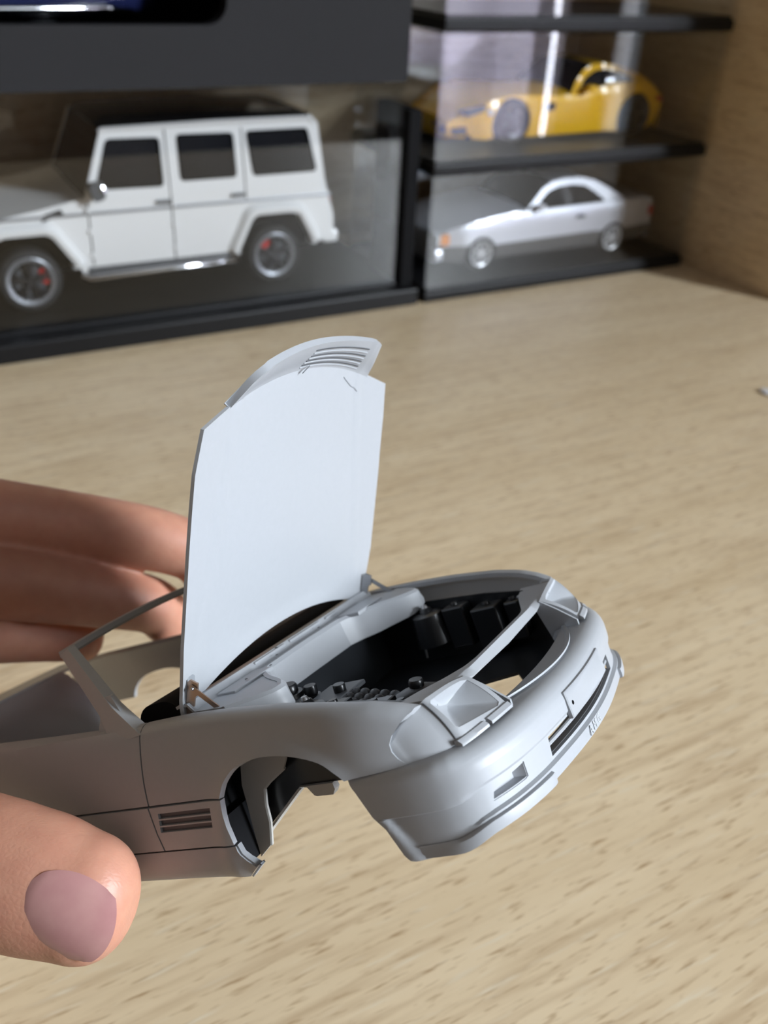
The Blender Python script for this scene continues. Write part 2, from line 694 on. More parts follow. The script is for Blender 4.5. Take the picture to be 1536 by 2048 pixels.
for sg in (-1, 1):
    side_part('front_fender', FENDER, sg, side_fn(sg), t=24, step=20)
    vents = [vent_hole(-694 - 8 * i, -408 - 8 * i, 483 - 29 * i, 506 - 29 * i, 12) for i in range(3)]
    cl = side_part('fender_cladding', CLAD_F, sg, side_fn(sg, 5), holes=vents)
    for i, h in enumerate(vents):
        mb = CB()
        f2 = side_fn(sg, -8)
        mb.prism([h[0], h[1], h[2], h[3]], lambda p, q, t: f2(p, q) - Vector((0, sg * t, 0)), 0, 8)
        mb.build('vent_louvre', DARKGREY if True else BLACK, cl)
    side_part('door', DOOR, sg, side_fn(sg), step=40)
    side_part('rear_quarter', QUARTER, sg, side_fn(sg), step=50)
    side_part('door_cladding', CLAD_D, sg, side_fn(sg, 5), step=40)
    sl = side_part('side_sill', SILL, sg, sill_fn(sg), t=40, step=26)
    # dark backing behind the shut lines
    for a, b, z0, z1 in ((-745, -650, 340, 850), (-1900, -380, 325, 352), (-1900, -380, 525, 550)):
        pass
    # front end return of the sill, facing the wheel
    mb = CB()
    P = [(-354, 200), (-262, 262), (-284, 252), (-318, 280), (-338, 304), (-353, 339)]
    f3 = sill_fn(sg)
    rows = [[f3(x, z) - Vector((0, sg * t, 0)) for x, z in P] for t in (6, 18, 30)]
    mb.loft(rows)
    m2 = CB().sheet(mb.v, mb.f, 8, sg > 0)
    m2.build('sill_end', PRIMER, car)
# inner strip that closes the shut lines from behind
for sg in (-1, 1):
    mb = CB()
    vs, fs = patch([(-775, 845), (-600, 845), (-660, 345), (-1880, 345), (-1880, 325), (-380, 325), (-380, 352), (-640, 360), (-690, 520), (-400, 520), (-400, 552), (-690, 552), (-600, 845), (-775, 845)][0:2] + [(-640, 352), (-800, 352)], [], side_fn(sg, -27), 60)
    a, b, c = (vs[i] for i in fs[0])
    mb.sheet(vs, fs, 4, ((b - a).cross(c - a).y * sg) < 0)
    for z0, z1 in ((322, 356), (522, 556)):
        vs, fs = patch([(-1880, z0), (-400, z0), (-400, z1), (-1880, z1)], [], side_fn(sg, -27), 60)
        a, b, c = (vs[i] for i in fs[0])
        mb.sheet(vs, fs, 4, ((b - a).cross(c - a).y * sg) < 0)
    mb.build('shut_line_backing', BLACK_MATT, car)

# ---- front bumper: swept round the nose; u along the plan curve, z up
half = [(240, 886), (380, 879), (500, 866), (600, 842), (672, 800), (726, 730), (770, 630), (806, 500), (832, 330), (850, 160), (856, 0)]
plan = smooth_line([(x, -y, 0) for x, y in half] + [(x, y, 0) for x, y in half[-2::-1]], 8)
plan = [Vector((p.x, p.y)) for p in plan]
PL = [0.0]
for a, b in zip(plan, plan[1:]):
    PL.append(PL[-1] + (b - a).length)
UMAX = PL[-1]


def plan_at(u):
    u = max(0, min(UMAX, u))
    lo, hi = 0, len(PL) - 1
    while hi - lo > 1:
        m = (lo + hi) // 2
        if PL[m] <= u:
            lo = m
        else:
            hi = m
    t = (u - PL[lo]) / (PL[hi] - PL[lo])
    p = plan[lo].lerp(plan[hi], t)
    a = plan[min(lo + 2, len(plan) - 1)] - plan[max(lo - 1, 0)]
    n = Vector((a.y, -a.x)).normalized()
    return p, n


def u_of_x(x, sgn):
    """u on the straight side where the plan passes x"""
    best = min(range(len(PL)), key=lambda i: abs(plan[i].x - x) + (1e6 if (plan[i].y > 0) != (sgn > 0) else 0))
    return PL[best]


def u_of_y(y):
    best = min(range(len(PL)), key=lambda i: abs(plan[i].y - y) + (1e6 if plan[i].x < 640 and abs(y) < 780 else 0))
    i = max(1, min(len(PL) - 2, best))
    return PL[best]


PF = [(255, -34), (262, -6), (268, 10), (314, 10), (322, -6), (412, -5), (424, 4), (470, 5), (496, 0), (516, -9), (532, -22), (544, -40), (551, -62), (553, -95), (554, -150)]
PS = [(215, -12), (222, -3), (232, 0), (380, 1), (384, 8), (515, 6), (530, 1), (541, -8), (548, -20), (552, -34), (554, -50)]
PRX = [(0, 262), (1, 262)]


def bump_fn(inset=0.0):
    def fn(u, z):
        # beyond 554 the surface runs flat inwards
        ex = max(0.0, z - 554)
        zz = min(z, 554)
        p, n = plan_at(u)
        fr = sstep(0.25, 0.9, abs(n.x))
        # the lower edge rises towards the nose
        zs = zz
        off_s = lerp_tab(PS, zz)
        lowf = (554 - zz) / (554 - 215)
        zf = 554 - lowf * (554 - 258)
        off_f = lerp_tab(PF, zf)
        off = off_s * (1 - fr) + off_f * fr
        z3 = zs * (1 - fr) + zf * fr
        # recessed lower side panel with its wedge-shaped end facet
        if fr < .9 and zz < 388:
            xl = 356 + (388 - zz) * 0.37
            k = sstep(xl - 4, xl + 8 + (388 - zz) * .30, p.x)
            off += (1 - k) * 7 * (1 - fr)
            off -= k * 5 * (1 - fr)
        off -= ex + inset
        q = p + n * off
        return Vector((q.x, q.y, z3 + ex * 0.06))
    return fn


UC = UMAX / 2
bu0 = lambda z: u_of_x(252 + (548 - z) * (404 - 252) / (548 - 215), -1)
rear_n = [(u_of_x(252, -1), 548), (u_of_x(254, -1), 538)] + [(bu0(z), z) for z in (500, 450, 400, 350, 300, 250, 225, 215)]
rear_f = [(UMAX - u, z) for u, z in rear_n]
low = [(u, 215) for u in (480, 800, 1200, 1600, UMAX - 480) if rear_n[-1][0] < u < rear_f[-1][0]]
u_in = lambda u: u
top = [(UMAX - 420, 560), (UC + 430, 560), (UC - 430, 560), (420, 560)]
OUT = rear_n + low + rear_f[::-1] + [(UMAX - 120, 552), (UMAX - 300, 560)] + [(UC + 520, 566), (UC - 520, 566)] + [(300, 560), (120, 552)]


def zside(zf):
    """front height -> the sheet's own height coordinate"""
    return 554 - (554 - zf) / (554 - 258) * (554 - 215)


slot = [(UC - 425, zside(334)), (UC - 415, zside(404)), (UC + 415, zside(404)), (UC + 425, zside(334))]
uf = lambda y: u_of_y(y)
fog = [(uf(-752), zside(346)), (uf(-745), zside(376)), (uf(-655), zside(398)), (uf(-590), zside(402)), (uf(-582), zside(346)), (uf(-600), zside(342))]
fogm = [(UMAX - u, z) for u, z in fog]
gridz = sorted(set([zside(z) for z in (262, 268, 290, 314, 322, 350, 380, 412, 415, 418, 421, 424, 445, 470, 484, 496, 506, 516, 524, 532, 538, 544, 548, 551, 553)] + [222, 232, 240, 250, 270, 300, 330, 352, 366, 376, 380, 382, 384, 388, 400, 430, 455, 480, 505]))
gridu = [14 * i for i in range(1, int(UMAX / 14) + 1)]
bf = bump_fn()
vs, fs = patch(OUT, [slot, fog, fogm], bf, 14, gridu, gridz)
a, b, c = (vs[i] for i in fs[len(fs) // 2])
cc = (a + b + c) / 3
flip = (b - a).cross(c - a).dot(cc - Vector((200, 0, 400))) < 0
bumper = CB().sheet(vs, fs, 16, flip).build('front_bumper', PRIMER, car, sharp=34)
# the slatted intake behind the slot
for zz, rr in ((372, 9),):
    mb = CB()
    pts = [bf(u, zside(zz)) - Vector((16, 0, 0)) for u in [UC - 440 + 40 * i for i in range(23)]]
    mb.tube(pts, rr, 8)
    mb.build('intake_bar', PRIMER, bumper)
mb = CB()
rows = []
for zz, dx in ((336, 18), (336, 90)):
    rows.append([bf(UC - 430 + 43 * i, zside(zz)) - Vector((dx, 0, 0)) for i in range(21)])
m0 = CB().loft(rows)
mb.sheet(m0.v, m0.f, 6)
mb.build('intake_floor', PRIMER, bumper)
# fog lamp pockets
for hp in (fog, fogm):
    mb = CB()
    n = len(hp)
    cu, cz = sum(p[0] for p in hp) / n, sum(p[1] for p in hp) / n
    rows = []
    for k, dep in ((1.0, 4), (0.92, 30), (0.8, 46)):
        r = []
        for u, z in resample(hp, 30):
            v = bf(cu + (u - cu) * k, cz + (z - cz) * k)
            r.append(v - Vector((dep, 0, 0)))
        rows.append(r)
    mb.loft(rows, True)
    mb.f.append(tuple(range(len(mb.v) - len(rows[0]), len(mb.v))))
    m2 = CB().sheet(mb.v, mb.f, 5, hp is fogm)
    m2.build('fog_lamp_pocket', PRIMER, bumper)
# spoiler ends of the lip
for sg in (-1, 1):
    rows = []
    us = [uf(-485) - 20 * i for i in range(31)]
    if sg > 0:
        us = [UMAX - u for u in us]
    for i, u in enumerate(us):
        p, n = plan_at(u)
        fr = sstep(0.25, 0.9, abs(n.x))
        e = .75 if i == 0 else 1.0
        w = 8 + 18 * e * sstep(30, 12, i)
        q0 = p
        q1 = p + n * (w - 12 * (1 - sstep(30, 16, i)))
        zb = 294 - 40 * (1 - fr)
        back = p - n * 26
        rows.append([Vector((q0.x, q0.y, zb + 16)), Vector((q1.x, q1.y, zb + 8)), Vector((q1.x + n.x * 2, q1.y + n.y * 2, zb - 12)), Vector((q1.x, q1.y, zb - 32)), Vector((back.x, back.y, zb - 36)), Vector((back.x, back.y, zb + 8))])
    mb = CB().loft(rows, True)
    k = len(rows[0])
    mb.f.append(tuple(range(k))[::-1])
    mb.f.append(tuple(range(len(mb.v) - k, len(mb.v))))
    mb.build('lip_spoiler', PRIMER, bumper)
# number plate panel
mb = CB()
rows = []
for dx, sh in ((-6, 0), (10, 0), (14, 5)):
    r = []
    for y, z in resample([(-236 + sh, 391 + sh), (236 - sh, 391 + sh), (236 - sh, 496 - sh), (-236 + sh, 496 - sh)], 40):
        r.append(Vector((859 + dx - (z - 445) * .06 - (y / 236.0) ** 2 * 14, y, z)))
    rows.append(r)
mb.loft(rows, True)
mb.f.append(tuple(range(len(mb.v) - len(rows[0]), len(mb.v))))
plate = mb.build('number_plate', PRIMER, bumper)
CB().lathe([(0, 0), (8, 0), (9, -3)], (863.5, -203, 440), (1, -.1, -.06), 16).build('plate_hole', BLACK_MATT, bumper)


def lettering(text, name, size, M, mat, parent, depth=0.4):
    cu = bpy.data.curves.new(name, 'FONT')
    cu.body = text
    cu.size = size
    cu.extrude = depth
    cu.align_x = 'CENTER'
    cu.align_y = 'CENTER'
    cu.resolution_u = 3
    t = bpy.data.objects.new(name, cu)
    COL.objects.link(t)
    dg = bpy.context.evaluated_depsgraph_get()
    me = bpy.data.meshes.new_from_object(t.evaluated_get(dg))
    bpy.data.objects.remove(t)
    me.transform(M)
    me.transform(Matrix.Scale(CK, 4))
    me.materials.clear()
    me.materials.append(mat)
    o = bpy.data.objects.new(name, me)
    COL.objects.link(o)
    o.parent = parent
    return o


# raised letters on the lip: text x runs along +y of the car, text up along z, facing +x
ENGRAVE = new_mat('lettering_grey', (.50, .52, .54), .5)  # letters in a slightly paler grey than the primer
LM = Matrix(((0, 0, 1, 866), (1, 0, 0, -75), (0, 1, 0, 291), (0, 0, 0, 1)))
lettering('A M G', 'lip_lettering', 52, LM, ENGRAVE, bumper, 1.5)

# ---- lamp panels either side of the grille
LT = [(450, 853, 634), (500, 812, 690), (545, 757, 722), (572, 690, 728), (585, 560, 718), (588, 436, 694)]
LB = [(482, 852, 556), (560, 822, 560), (628, 766, 564), (676, 690, 572), (712, 590, 578), (732, 470, 576)]
LTs = [Vector(p) for p in smooth_line(LT, 8)]
LBs = [Vector(p) for p in smooth_line(LB, 8)]


def along(L, p):
    x = max(0, min(1, p)) * (len(L) - 1)
    i = min(int(x), len(L) - 2)
    return L[i].lerp(L[i + 1], x - i)


def lamp_fn(sg, dep=0.0):
    def fn(p, q):
        p, q = p / 1000, q / 1000
        under, over = max(0.0, -p), max(0.0, -q)
        p, q = max(0.0, p), max(0.0, q)
        a, b = along(LTs, p), along(LBs, p)
        v = a.lerp(b, q)
        # bulge forwards a little, outer part set back inside the fender rim
        k = 4 * q * (1 - q)
        v = v + Vector((.75, 0, .5)) * (12 * k * min(1, p * 2.2)) - Vector((.7, 0, .3)) * dep
        rim = min(sstep(0, 60, p * 1000), 1)
        v -= Vector((0.25, 0.75, 0.45)) * (17 + 5 * rim) * (1 - sstep(.40, .55, p))
        v += Vector((-.62, .0, 0)) * (under * 900) + Vector((-.92, 0, .22)) * (over * 300)
        return Vector((v.x, v.y * sg, v.z))
    return fn


BUCK = [(560, 90), (900, 80), (955, 120), (960, 880), (930, 930), (560, 800), (535, 740), (530, 140)]
for sg in (-1, 1):
    lf = lamp_fn(sg)
    vs, fs = patch([(-30, -120), (440, -120), (440, 0), (1000, 0), (1000, 1000), (0, 1000), (-30, 900)], [BUCK], lf, 40)
    a, b, c = (vs[i] for i in fs[0])
    lp = CB().sheet(vs, fs, 14, (b - a).cross(c - a).x < 0).build('headlight_panel', PRIMER, car, sharp=50)
    # bucket: a hollow pyramid with its apex high on the inner side
    hp = resample(BUCK, 50)
    cu, cz = 800, 330
    rows = []
    for k, dep in ((1.0, 2), (.93, 12), (.55, 62), (.25, 100), (.05, 112)):
        rows.append([lamp_fn(sg, dep)(cu + (u - cu) * k, cz + (z - cz) * k) for u, z in hp])
    mb = CB().loft(rows, True)
    mb.f.append(tuple(range(len(mb.v) - len(hp), len(mb.v))))
    m2 = CB().sheet(mb.v, mb.f, 5, sg < 0)
    m2.build('headlight_bucket', PRIMER, lp, sharp=60)
    # groove between lamp and turn signal
    mb = CB()
    mb.tube([lamp_fn(sg, -1.0)(470, 40 + 110 * i) for i in range(9)], 3, 6)
    mb.build('lens_groove', DARKGREY, lp)
    # trim strip in front of the lamp, with a notch
    for p0, p1 in ((460, 735), (765, 1000)):
        mb = CB()
        rows = []
        for i in range(9):
            v = along(LBs, (p0 + (p1 - p0) * i / 8) / 1000)
            y = v.y * sg
            rows.append([Vector((v.x - 8, y, v.z - 10)), Vector((v.x - 6, y, v.z + 6)), Vector((v.x + 6, y, v.z + 7)), Vector((v.x + 20, y, v.z - 6)), Vector((v.x + 21, y, v.z - 16))])
        mb.loft(rows, True)
        mb.f.append((0, 1, 2, 3, 4))
        mb.f.append(tuple(len(mb.v) - 5 + i for i in range(5)))
        mb.build('lamp_trim_strip', PRIMER, lp)
    # inner cheek of the lamp, down to the bumper
    mb = CB()
    P = [(588, 694), (660, 640), (735, 576), (735, 520), (600, 500), (560, 660)]
    mb.prism(P, lambda p, q, t: Vector((p, sg * t, q)), 430, 442)
    mb.build('grille_cheek', PRIMER, lp)
    # block behind the lamp that carries the fender tip
    mb = CB().box(405, 500, min(sg * 600, sg * 690), max(sg * 600, sg * 690), 630, 700, 14)
    mb.build('lamp_carrier', PRIMER, car)

# ---- upper cross member between the lamps
rows = []
for i in range(41):
    y = -690 + 1380 * i / 40
    ay = abs(y)
    xb = lerp_tab([(0, 552), (250, 551), (330, 540), (420, 500), (560, 440), (690, 405)], ay)
    xm = lerp_tab([(0, 574), (330, 572), (432, 566), (500, 566), (690, 560)], ay)
    xf = lerp_tab([(0, 596), (432, 592), (436, 588), (690, 572)], ay)
    zt = lerp_tab([(0, 700), (430, 698), (600, 706), (690, 712)], ay)
    zf = lerp_tab([(0, 664), (400, 672), (440, 690), (690, 716)], ay)
    rows.append([Vector((xb, y, zt - 20)), Vector((xb, y, zt - 4)), Vector((xb + 5, y, zt)), Vector((xm - 4, y, zt + 2)), Vector((xm + 4, y, zt)), Vector((xf, y, zf)), Vector((xf - 6, y, zf - 8)), Vector((xb + 10, y, zt - 34))])
mb = CB().loft(rows, True)
mb.f.append(tuple(range(8)))
mb.f.append(tuple(len(mb.v) - 8 + i for i in range(8)))
mb.build('upper_crossmember', PRIMER, car)
# recessed sill of the grille opening on top of the bumper
mb = CB()
rows = []
for i in range(31):
    y = -428 + 856 * i / 30
    p = bf(u_of_y(y), 554)
    e = 1 - (y / 445.0) ** 2
    x0 = 856 - 62 - 120 * (y / 428.0) ** 2
    rows.append([Vector((x0 - 70, y, 512)), Vector((x0 - 52, y, 540)), Vector((x0 - 22, y, 546)), Vector((x0 - 12, y, 560)), Vector((x0 - 2, y, 560))])
m0 = CB().loft(rows)
mb.sheet(m0.v, m0.f, 8, True)
mb.build('grille_sill', PRIMER, bumper)

# ---- windscreen frame
mb = CB()
A = lambda t: Vector((-1220 + 410 * t, -592 - 208 * t, 1189 - 333 * t))
for sg in (-1, 1):
    rows = []
    for i in range(14):
        t = i / 11.5
        c = A(t)
        w = 34 + 20 * t + 55 * max(0, t - .8) * 5 * .5
        d = 22 + 8 * t
        # section: along the glass edge direction and across
        rows.append([Vector((c.x + (w if k in (0, 3) else -w) * .9, sg * (c.y + (d if k in (0, 1) else -d)) * -1 * -1, c.z + (16 if k in (0, 3) else -6))) for k in range(4)])
    rows = [[Vector((p.x, sg * p.y if sg < 0 else p.y, p.z)) for p in r] for r in rows]
    rows = [[Vector((p.x, -abs(p.y) if sg < 0 else abs(p.y), p.z)) for p in r] for r in rows]
    mbp = CB().loft(rows, True)
    mbp.f.append((0, 1, 2, 3))
    mbp.f.append(tuple(len(mbp.v) - 4 + i for i in range(4)))
    mbp.build('windscreen_pillar', PRIMER, car)
rows = []
for i in range(25):
    y = -615 + 1230 * i / 24
    e = 1 - (y / 615.0) ** 2
    x, z = -1222 + 12 * e, 1184 + 34 * e
    rows.append([Vector((x - 30, y, z - 16)), Vector((x - 30, y, z + 14)), Vector((x + 24, y, z + 16)), Vector((x + 34, y, z - 6)), Vector((x + 20, y, z - 18))])
mb = CB().loft(rows, True)
mb.f.append(tuple(range(5)))
mb.f.append(tuple(len(mb.v) - 5 + i for i in range(5)))
mb.build('windscreen_header', PRIMER, car)

for sg in (-1, 1):
    mb = CB()
    mb.prism([(-905, 985), (-868, 985), (-770, 866), (-780, 852), (-950, 852), (-945, 880)], lambda p, q, t: Vector((p, sg * (t - (q - 852) * .42), q)), 792, 812)
    mb.build('sail_panel', PRIMER, car)

# ---- cowl tray across the bulkhead
CY = [(-640, 0.0), (-600, .2), (-520, .75), (-430, 1), (430, 1), (520, .75), (600, .2), (640, 0)]
rows = []
N = 60
for i in range(N + 1):
    y = -748 + 1496 * i / N
    ay = abs(y)
    xt = lerp_tab([(0, -398), (300, -396), (380, -350), (460, -268), (540, -150), (600, -105), (640, -112), (690, -180), (750, -290)], ay)
    xb = xt + 14
    zb = lerp_tab([(0, 716), (300, 716), (440, 718), (560, 742), (610, 768), (650, 780), (750, 800)], ay)
    zt = lerp_tab([(0, 842), (460, 838), (650, 832)], ay)
    rows.append([Vector((-540, y, 868)), Vector((-520, y, 872)), Vector((-482, y, 872)), Vector((-474, y, 858)), Vector((-452, y, 836)), Vector((xt - 26, y, 832)), Vector((xt - 19, y, zt + 2)), Vector((xt - 8, y, zt + 4)), Vector((xt, y, zt - 1)), Vector((xt + 5, y, (zt + zb) / 2 + 3)), Vector((xb + 1, y, zb + 8)), Vector((xb, y, zb))])
m0 = CB().loft(rows)
cowl = CB().sheet(m0.v, m0.f, 12, True).build('cowl_tray', PRIMER, car, sharp=30)
# raised wiper panel, covers and clips on the tray
for y0, y1, x0, x1, z0, z1 in ((-600, -330, -452, -350, 838, 858), (-300, -60, -506, -462, 868, 880), (-20, 250, -506, -462, 868, 880), (-240, 330, -446, -428, 836, 850), (350, 600, -430, -300, 838, 858), (300, 420, -505, -460, 868, 878)):
    CB().box(x0, x1, y0, y1, z0, z1, 5).build('cowl_cover', PRIMER, cowl)
for x, y, z in ((-470, -120, 881), (-432, 180, 863), (-432, -180, 863), (-380, -480, 863), (-350, -340, 863)):
    CB().lathe([(0, 3), (5, 3), (7, 0)], (x, y, z), (0, 0, 1), 12).build('cowl_screw', DARKGREY, cowl)
mb = CB()
mb.tube([(-390, y, 772) for y in range(-290, 291, 58)], 1.5, 5)
mb.build('cowl_seam', DARKGREY, cowl)

# ---- engine bay
bay = CB()
bay.box(-412, -400, -639, 639, 376, 820)                    # bulkhead
firewall = bay.build('firewall', FIREWALL, car)
HOLE = [(200, 101), (486, 199), (650, -75), (640, -200), (200, -150)]
mb = CB()
vs, fs = patch([(-410, -639), (520, -639), (735, -420), (760, 0), (735, 420), (520, 639), (-410, 639)], [HOLE], lambda x, y: Vector((x, y, 450)), 80)
mb.sheet(vs, fs, 14, True)
mb.build('bay_floor', BLACK, car)
for sg in (-1, 1):
    mb = CB()
    P = [(-440, 245), (-395, 280), (-163, 438), (-122, 445), (560, 446), (560, 690), (240, 740), (-120, 770), (-330, 790), (-540, 790), (-540, 262)]
    mb.prism(P, lambda p, q, t: Vector((p, sg * t, q)), 640, 652)
    iw = mb.build('inner_wing', BLACK, car)
    rows = [[Vector((p, sg * y, q)) for p, q in ((-445, 240), (-395, 276), (-290, 350), (-170, 434))] for y in (652, 590)]
    m0 = CB().loft(rows)
    CB().sheet(m0.v, m0.f, 10, sg > 0).build('wheel_arch_flange', TRANSLUCENT_GREY, car)
    # curved splash panel behind the wheel
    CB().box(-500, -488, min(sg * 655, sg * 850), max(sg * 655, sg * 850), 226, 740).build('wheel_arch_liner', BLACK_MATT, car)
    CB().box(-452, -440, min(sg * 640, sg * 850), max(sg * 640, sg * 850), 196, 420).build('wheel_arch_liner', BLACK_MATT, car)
    Q = [(-366, 585), (-398, 500), (-408, 410), (-424, 300), (-436, 186), (-366, 232), (-330, 330), (-320, 400), (-296, 470), (-250, 500), (-160, 545), (-120, 600), (-250, 650), (-340, 630)]
    mb = CB()
    mb.prism([(x, z) for x, z in Q], lambda p, q, t: Vector((p, sg * t, q)), 690, 702)
    mb.build('splash_panel', TRANSLUCENT_GREY, car)
    mb = CB()
    rows = [[Vector((x + d, sg * y, z)) for x, z in ((-366, 232), (-330, 330), (-320, 400), (-296, 470), (-250, 500), (-160, 545))] for y, d in ((702, 0), (684, -6))]
    m0 = CB().loft(rows)
    CB().sheet(m0.v, m0.f, 8, sg > 0).build('splash_panel_edge', TRANSLUCENT_GREY, car)
    mb = CB()
    mb.prism([(-150, 446), (-112, 440), (-90, 404), (-78, 400), (0, 399), (16, 420), (14, 446)], lambda p, q, t: Vector((p, sg * t, q)), 632, 668)
    mb.build('chassis_bracket', TRANSLUCENT_GREY, car)
    # strut tower with its cap
    mb = CB()
    mb.lathe([(0, 64), (24, 64), (30, 56), (34, 44), (60, 40), (78, 30), (92, -120)], (-60, sg * 560, 690), (0, 0, 1), 24)
    mb.build('strut_tower', BLACK, car)
    CB().lathe([(0, 16), (12, 16), (15, 10), (18, 0)], (-60, sg * 560, 752), (0, 0, 1), 16).build('strut_nut', STEEL, car)
    for x0, x1, z0, z1, y0 in ((30, 150, 520, 730, 540), (190, 330, 480, 700, 520), (350, 430, 500, 690, 560)):
        mb = CB().box(x0, x1, min(sg * y0, sg * 636), max(sg * y0, sg * 636), z0, z1, 10)
        mb.build('bay_canister', BLACK, car)
        CB().lathe([(0, 14), (16, 14), (18, 8), (18, 0)], ((x0 + x1) / 2, sg * (y0 + 636) / 2, z1), (0, 0, 1), 16).build('canister_cap', BLACK, car)
    CB().tube([(-100, sg * 520, 700), (-90, sg * 505, 640), (-100, sg * 495, 520)], 6, 8).build('bay_pipe', STEEL if sg > 0 else BLACK, car)
# radiator frame at the nose
mb = CB()
mb.box(500, 530, -430, 430, 640, 672, 4)
mb.build('radiator_frame', BLACK_MATT, car)
# engine: block, covers, plenum with a grid of bumps, caps
mb = CB()
mb.prism([(-240, 690), (-200, 715), (60, 690), (340, 640), (360, 560), (360, 456), (-240, 456)], lambda p, q, t: Vector((p, t, q)), -590, -385)
engine = mb.build('engine_block', BLACK, car)
CB().lathe([(0, 34), (26, 34), (30, 28), (31, 8), (44, 6), (48, -8), (60, -12)], (-165, -440, 725), (.12, 0, 1), 28).build('oil_cap', BLACK, engine)
CB().lathe([(0, 20), (20, 20), (22, 14), (22, -10), (30, -12), (30, -24)], (-95, -420, 716), (.12, 0, 1), 20).build('filler_neck', BLACK, engine)
CB().box(-60, 80, -520, -360, 690, 706, 6).build('coil_cover', DARKGREY, engine)
CB().lathe([(0, 24), (18, 24), (20, 20), (20, 0)], (35, -446, 706), (.12, 0, 1), 20).build('coil_cap', BLACK, engine)
for i in range(5):
    for j in range(4):
        CB().lathe([(0, 15), (10, 12), (17, 5), (19, -8)], (78 + i * 34, -545 + j * 38, 690 - i * 8), (.2, 0, 1), 12).build('plenum_bump', DARKGREY, engine)
mb = CB()
mb.prism([(60, 690), (235, 652), (235, 625), (60, 660)], lambda p, q, t: Vector((p, t, q)), -565, -410)
mb.build('plenum', DARKGREY, engine)
mb = CB()
mb.tube([(225, -520, 656), (290, -470, 668), (330, -430, 664), (380, -400, 650)], [26, 40, 40, 24], 16, flat=.35, side=(0, 0, 1))
mb.build('thermostat_cover', DARKGREY, engine)
CB().lathe([(0, 26), (20, 26), (23, 20), (23, 0)], (312, -452, 676), (.15, 0, 1), 20).build('thermostat_cap', BLACK, engine)

_p = Vector((70, -450, 684))
for ch in engine.children:
    ch.scale = (1.28, 1.28, 1.28)
    ch.location = (_p * (1 - 1.28) + Vector((0, 8, 12))) * CK

# ---- cockpit
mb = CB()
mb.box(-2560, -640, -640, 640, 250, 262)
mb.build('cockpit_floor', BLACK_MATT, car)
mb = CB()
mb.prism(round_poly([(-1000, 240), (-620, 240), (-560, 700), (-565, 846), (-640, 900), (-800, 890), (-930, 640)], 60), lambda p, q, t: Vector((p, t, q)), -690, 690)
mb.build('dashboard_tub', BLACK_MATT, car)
rows = []
for x, z in ((-2480, 300), (-2530, 560), (-2600, 760), (-2680, 850), (-2720, 872)):
    rows.append([Vector((x - 30 * (y / 780.0) ** 2, y, z)) for y in [-800 + 110 * i for i in range(13)]])
m0 = CB().loft(rows)
CB().sheet(m0.v, m0.f, 20, True).build('rear_bulkhead', PRIMER, car)

rows = []
for x in (-2716, -2800, -2920, -3050):
    rows.append([Vector((x - 30 * (y / 780.0) ** 2, y, 872 + 10 * (1 - (y / 800.0) ** 2) + (x + 2716) * .02)) for y in [-800 + 100 * i for i in range(17)]])
m0 = CB().loft(rows)
CB().sheet(m0.v, m0.f, 20, True).build('rear_deck', PRIMER, car)

# ---- the open hood
HO = Vector((-528, 0, 840))
HA = Vector((.485, 0, .875)).normalized()
HB = Vector((.875, 0, -.485)).normalized()


def hp_(a, y, b):
    return HO + HA * a + Vector((0, y, 0)) + HB * b


def hood_b(a, y):
    ay = abs(y)
    b = 22 * (ay / 745) ** 2 - 24
    yc = lerp_tab([(0, 650), (318, 631), (873, 537), (1248, 470)], a)
    b += 0.07 * max(0, ay - yc) + 6 * math.exp(-((ay - yc) / 14) ** 2)
    if a > 800:
        b += 12 * ((a - 800) / 450) ** 2
    b += 10 * (1 - sstep(0, 60, a - 150 * (1 - (y / 745) ** 2)))
    return b


def root_a(y):
    return 1334 - 92 * (y / 540.0) ** 2


rear = [(152 * (1 - (y / 752.0) ** 2) - 4, y) for y in range(-750, 751, 50)]
far_e = [(300, 778), (697, 764), (1016, 742), (1187, 716), (1246, 545)]
near_e = [(1240, -550), (1184, -722), (1016, -757), (697, -764), (300, -764)]
fold = [(root_a(y), y) for y in range(540, -541, -60)]
HOODP = rear + far_e + fold + near_e
vs, fs = patch(HOODP, [], lambda a, y: hp_(a, y, hood_b(a, y)), 26)
a, b, c = (vs[i] for i in fs[len(fs) // 2])
hood = CB().sheet(vs, fs, 15, (b - a).cross(c - a).dot(HB) < 0).build('hood', PRIMER, car, sharp=40)


def nose_pt(y, v):
    e = (1 - min(1, abs(y) / 546.0) ** (16 if y < 0 else 60)) ** .5 if y < 0 or abs(y) < 546 else .55
    da = 130 + (50 if y > 0 else 8) * (y / 540.0) ** 2
    ra = root_a(y)
    b0 = hood_b(ra - 5, y)
    w = v * e
    return hp_(ra - 6 + da * w * (1 - .12 * math.sin(PI * v)), y * (1 - (.06 if y < 0 else .10) * w), b0 + 104 * w ** 1.15)


rows = [[nose_pt(y, v / 12) for y in range(-546, 547, 21)] for v in range(13)]
m0 = CB().loft(rows)
p0, p1, p2 = m0.v[300], m0.v[301], m0.v[300 + 53]
fl = (p1 - p0).cross(p2 - p0).dot(HB - HA * 1.0) < 0
nose = CB().sheet(m0.v, m0.f, 30, fl).build('grille_nose', PRIMER, hood, sharp=55)
for i in range(8):
    v = .12 + .1 * i
    mb = CB()
    pts = [nose_pt(y, v) + (HB - HA).normalized() * 0.5 for y in range(-70, 431, 50)]
    mb.tube(pts, 3.2, 6)
    mb.build('grille_slat', DARKGREY if i % 2 else PRIMER, nose)
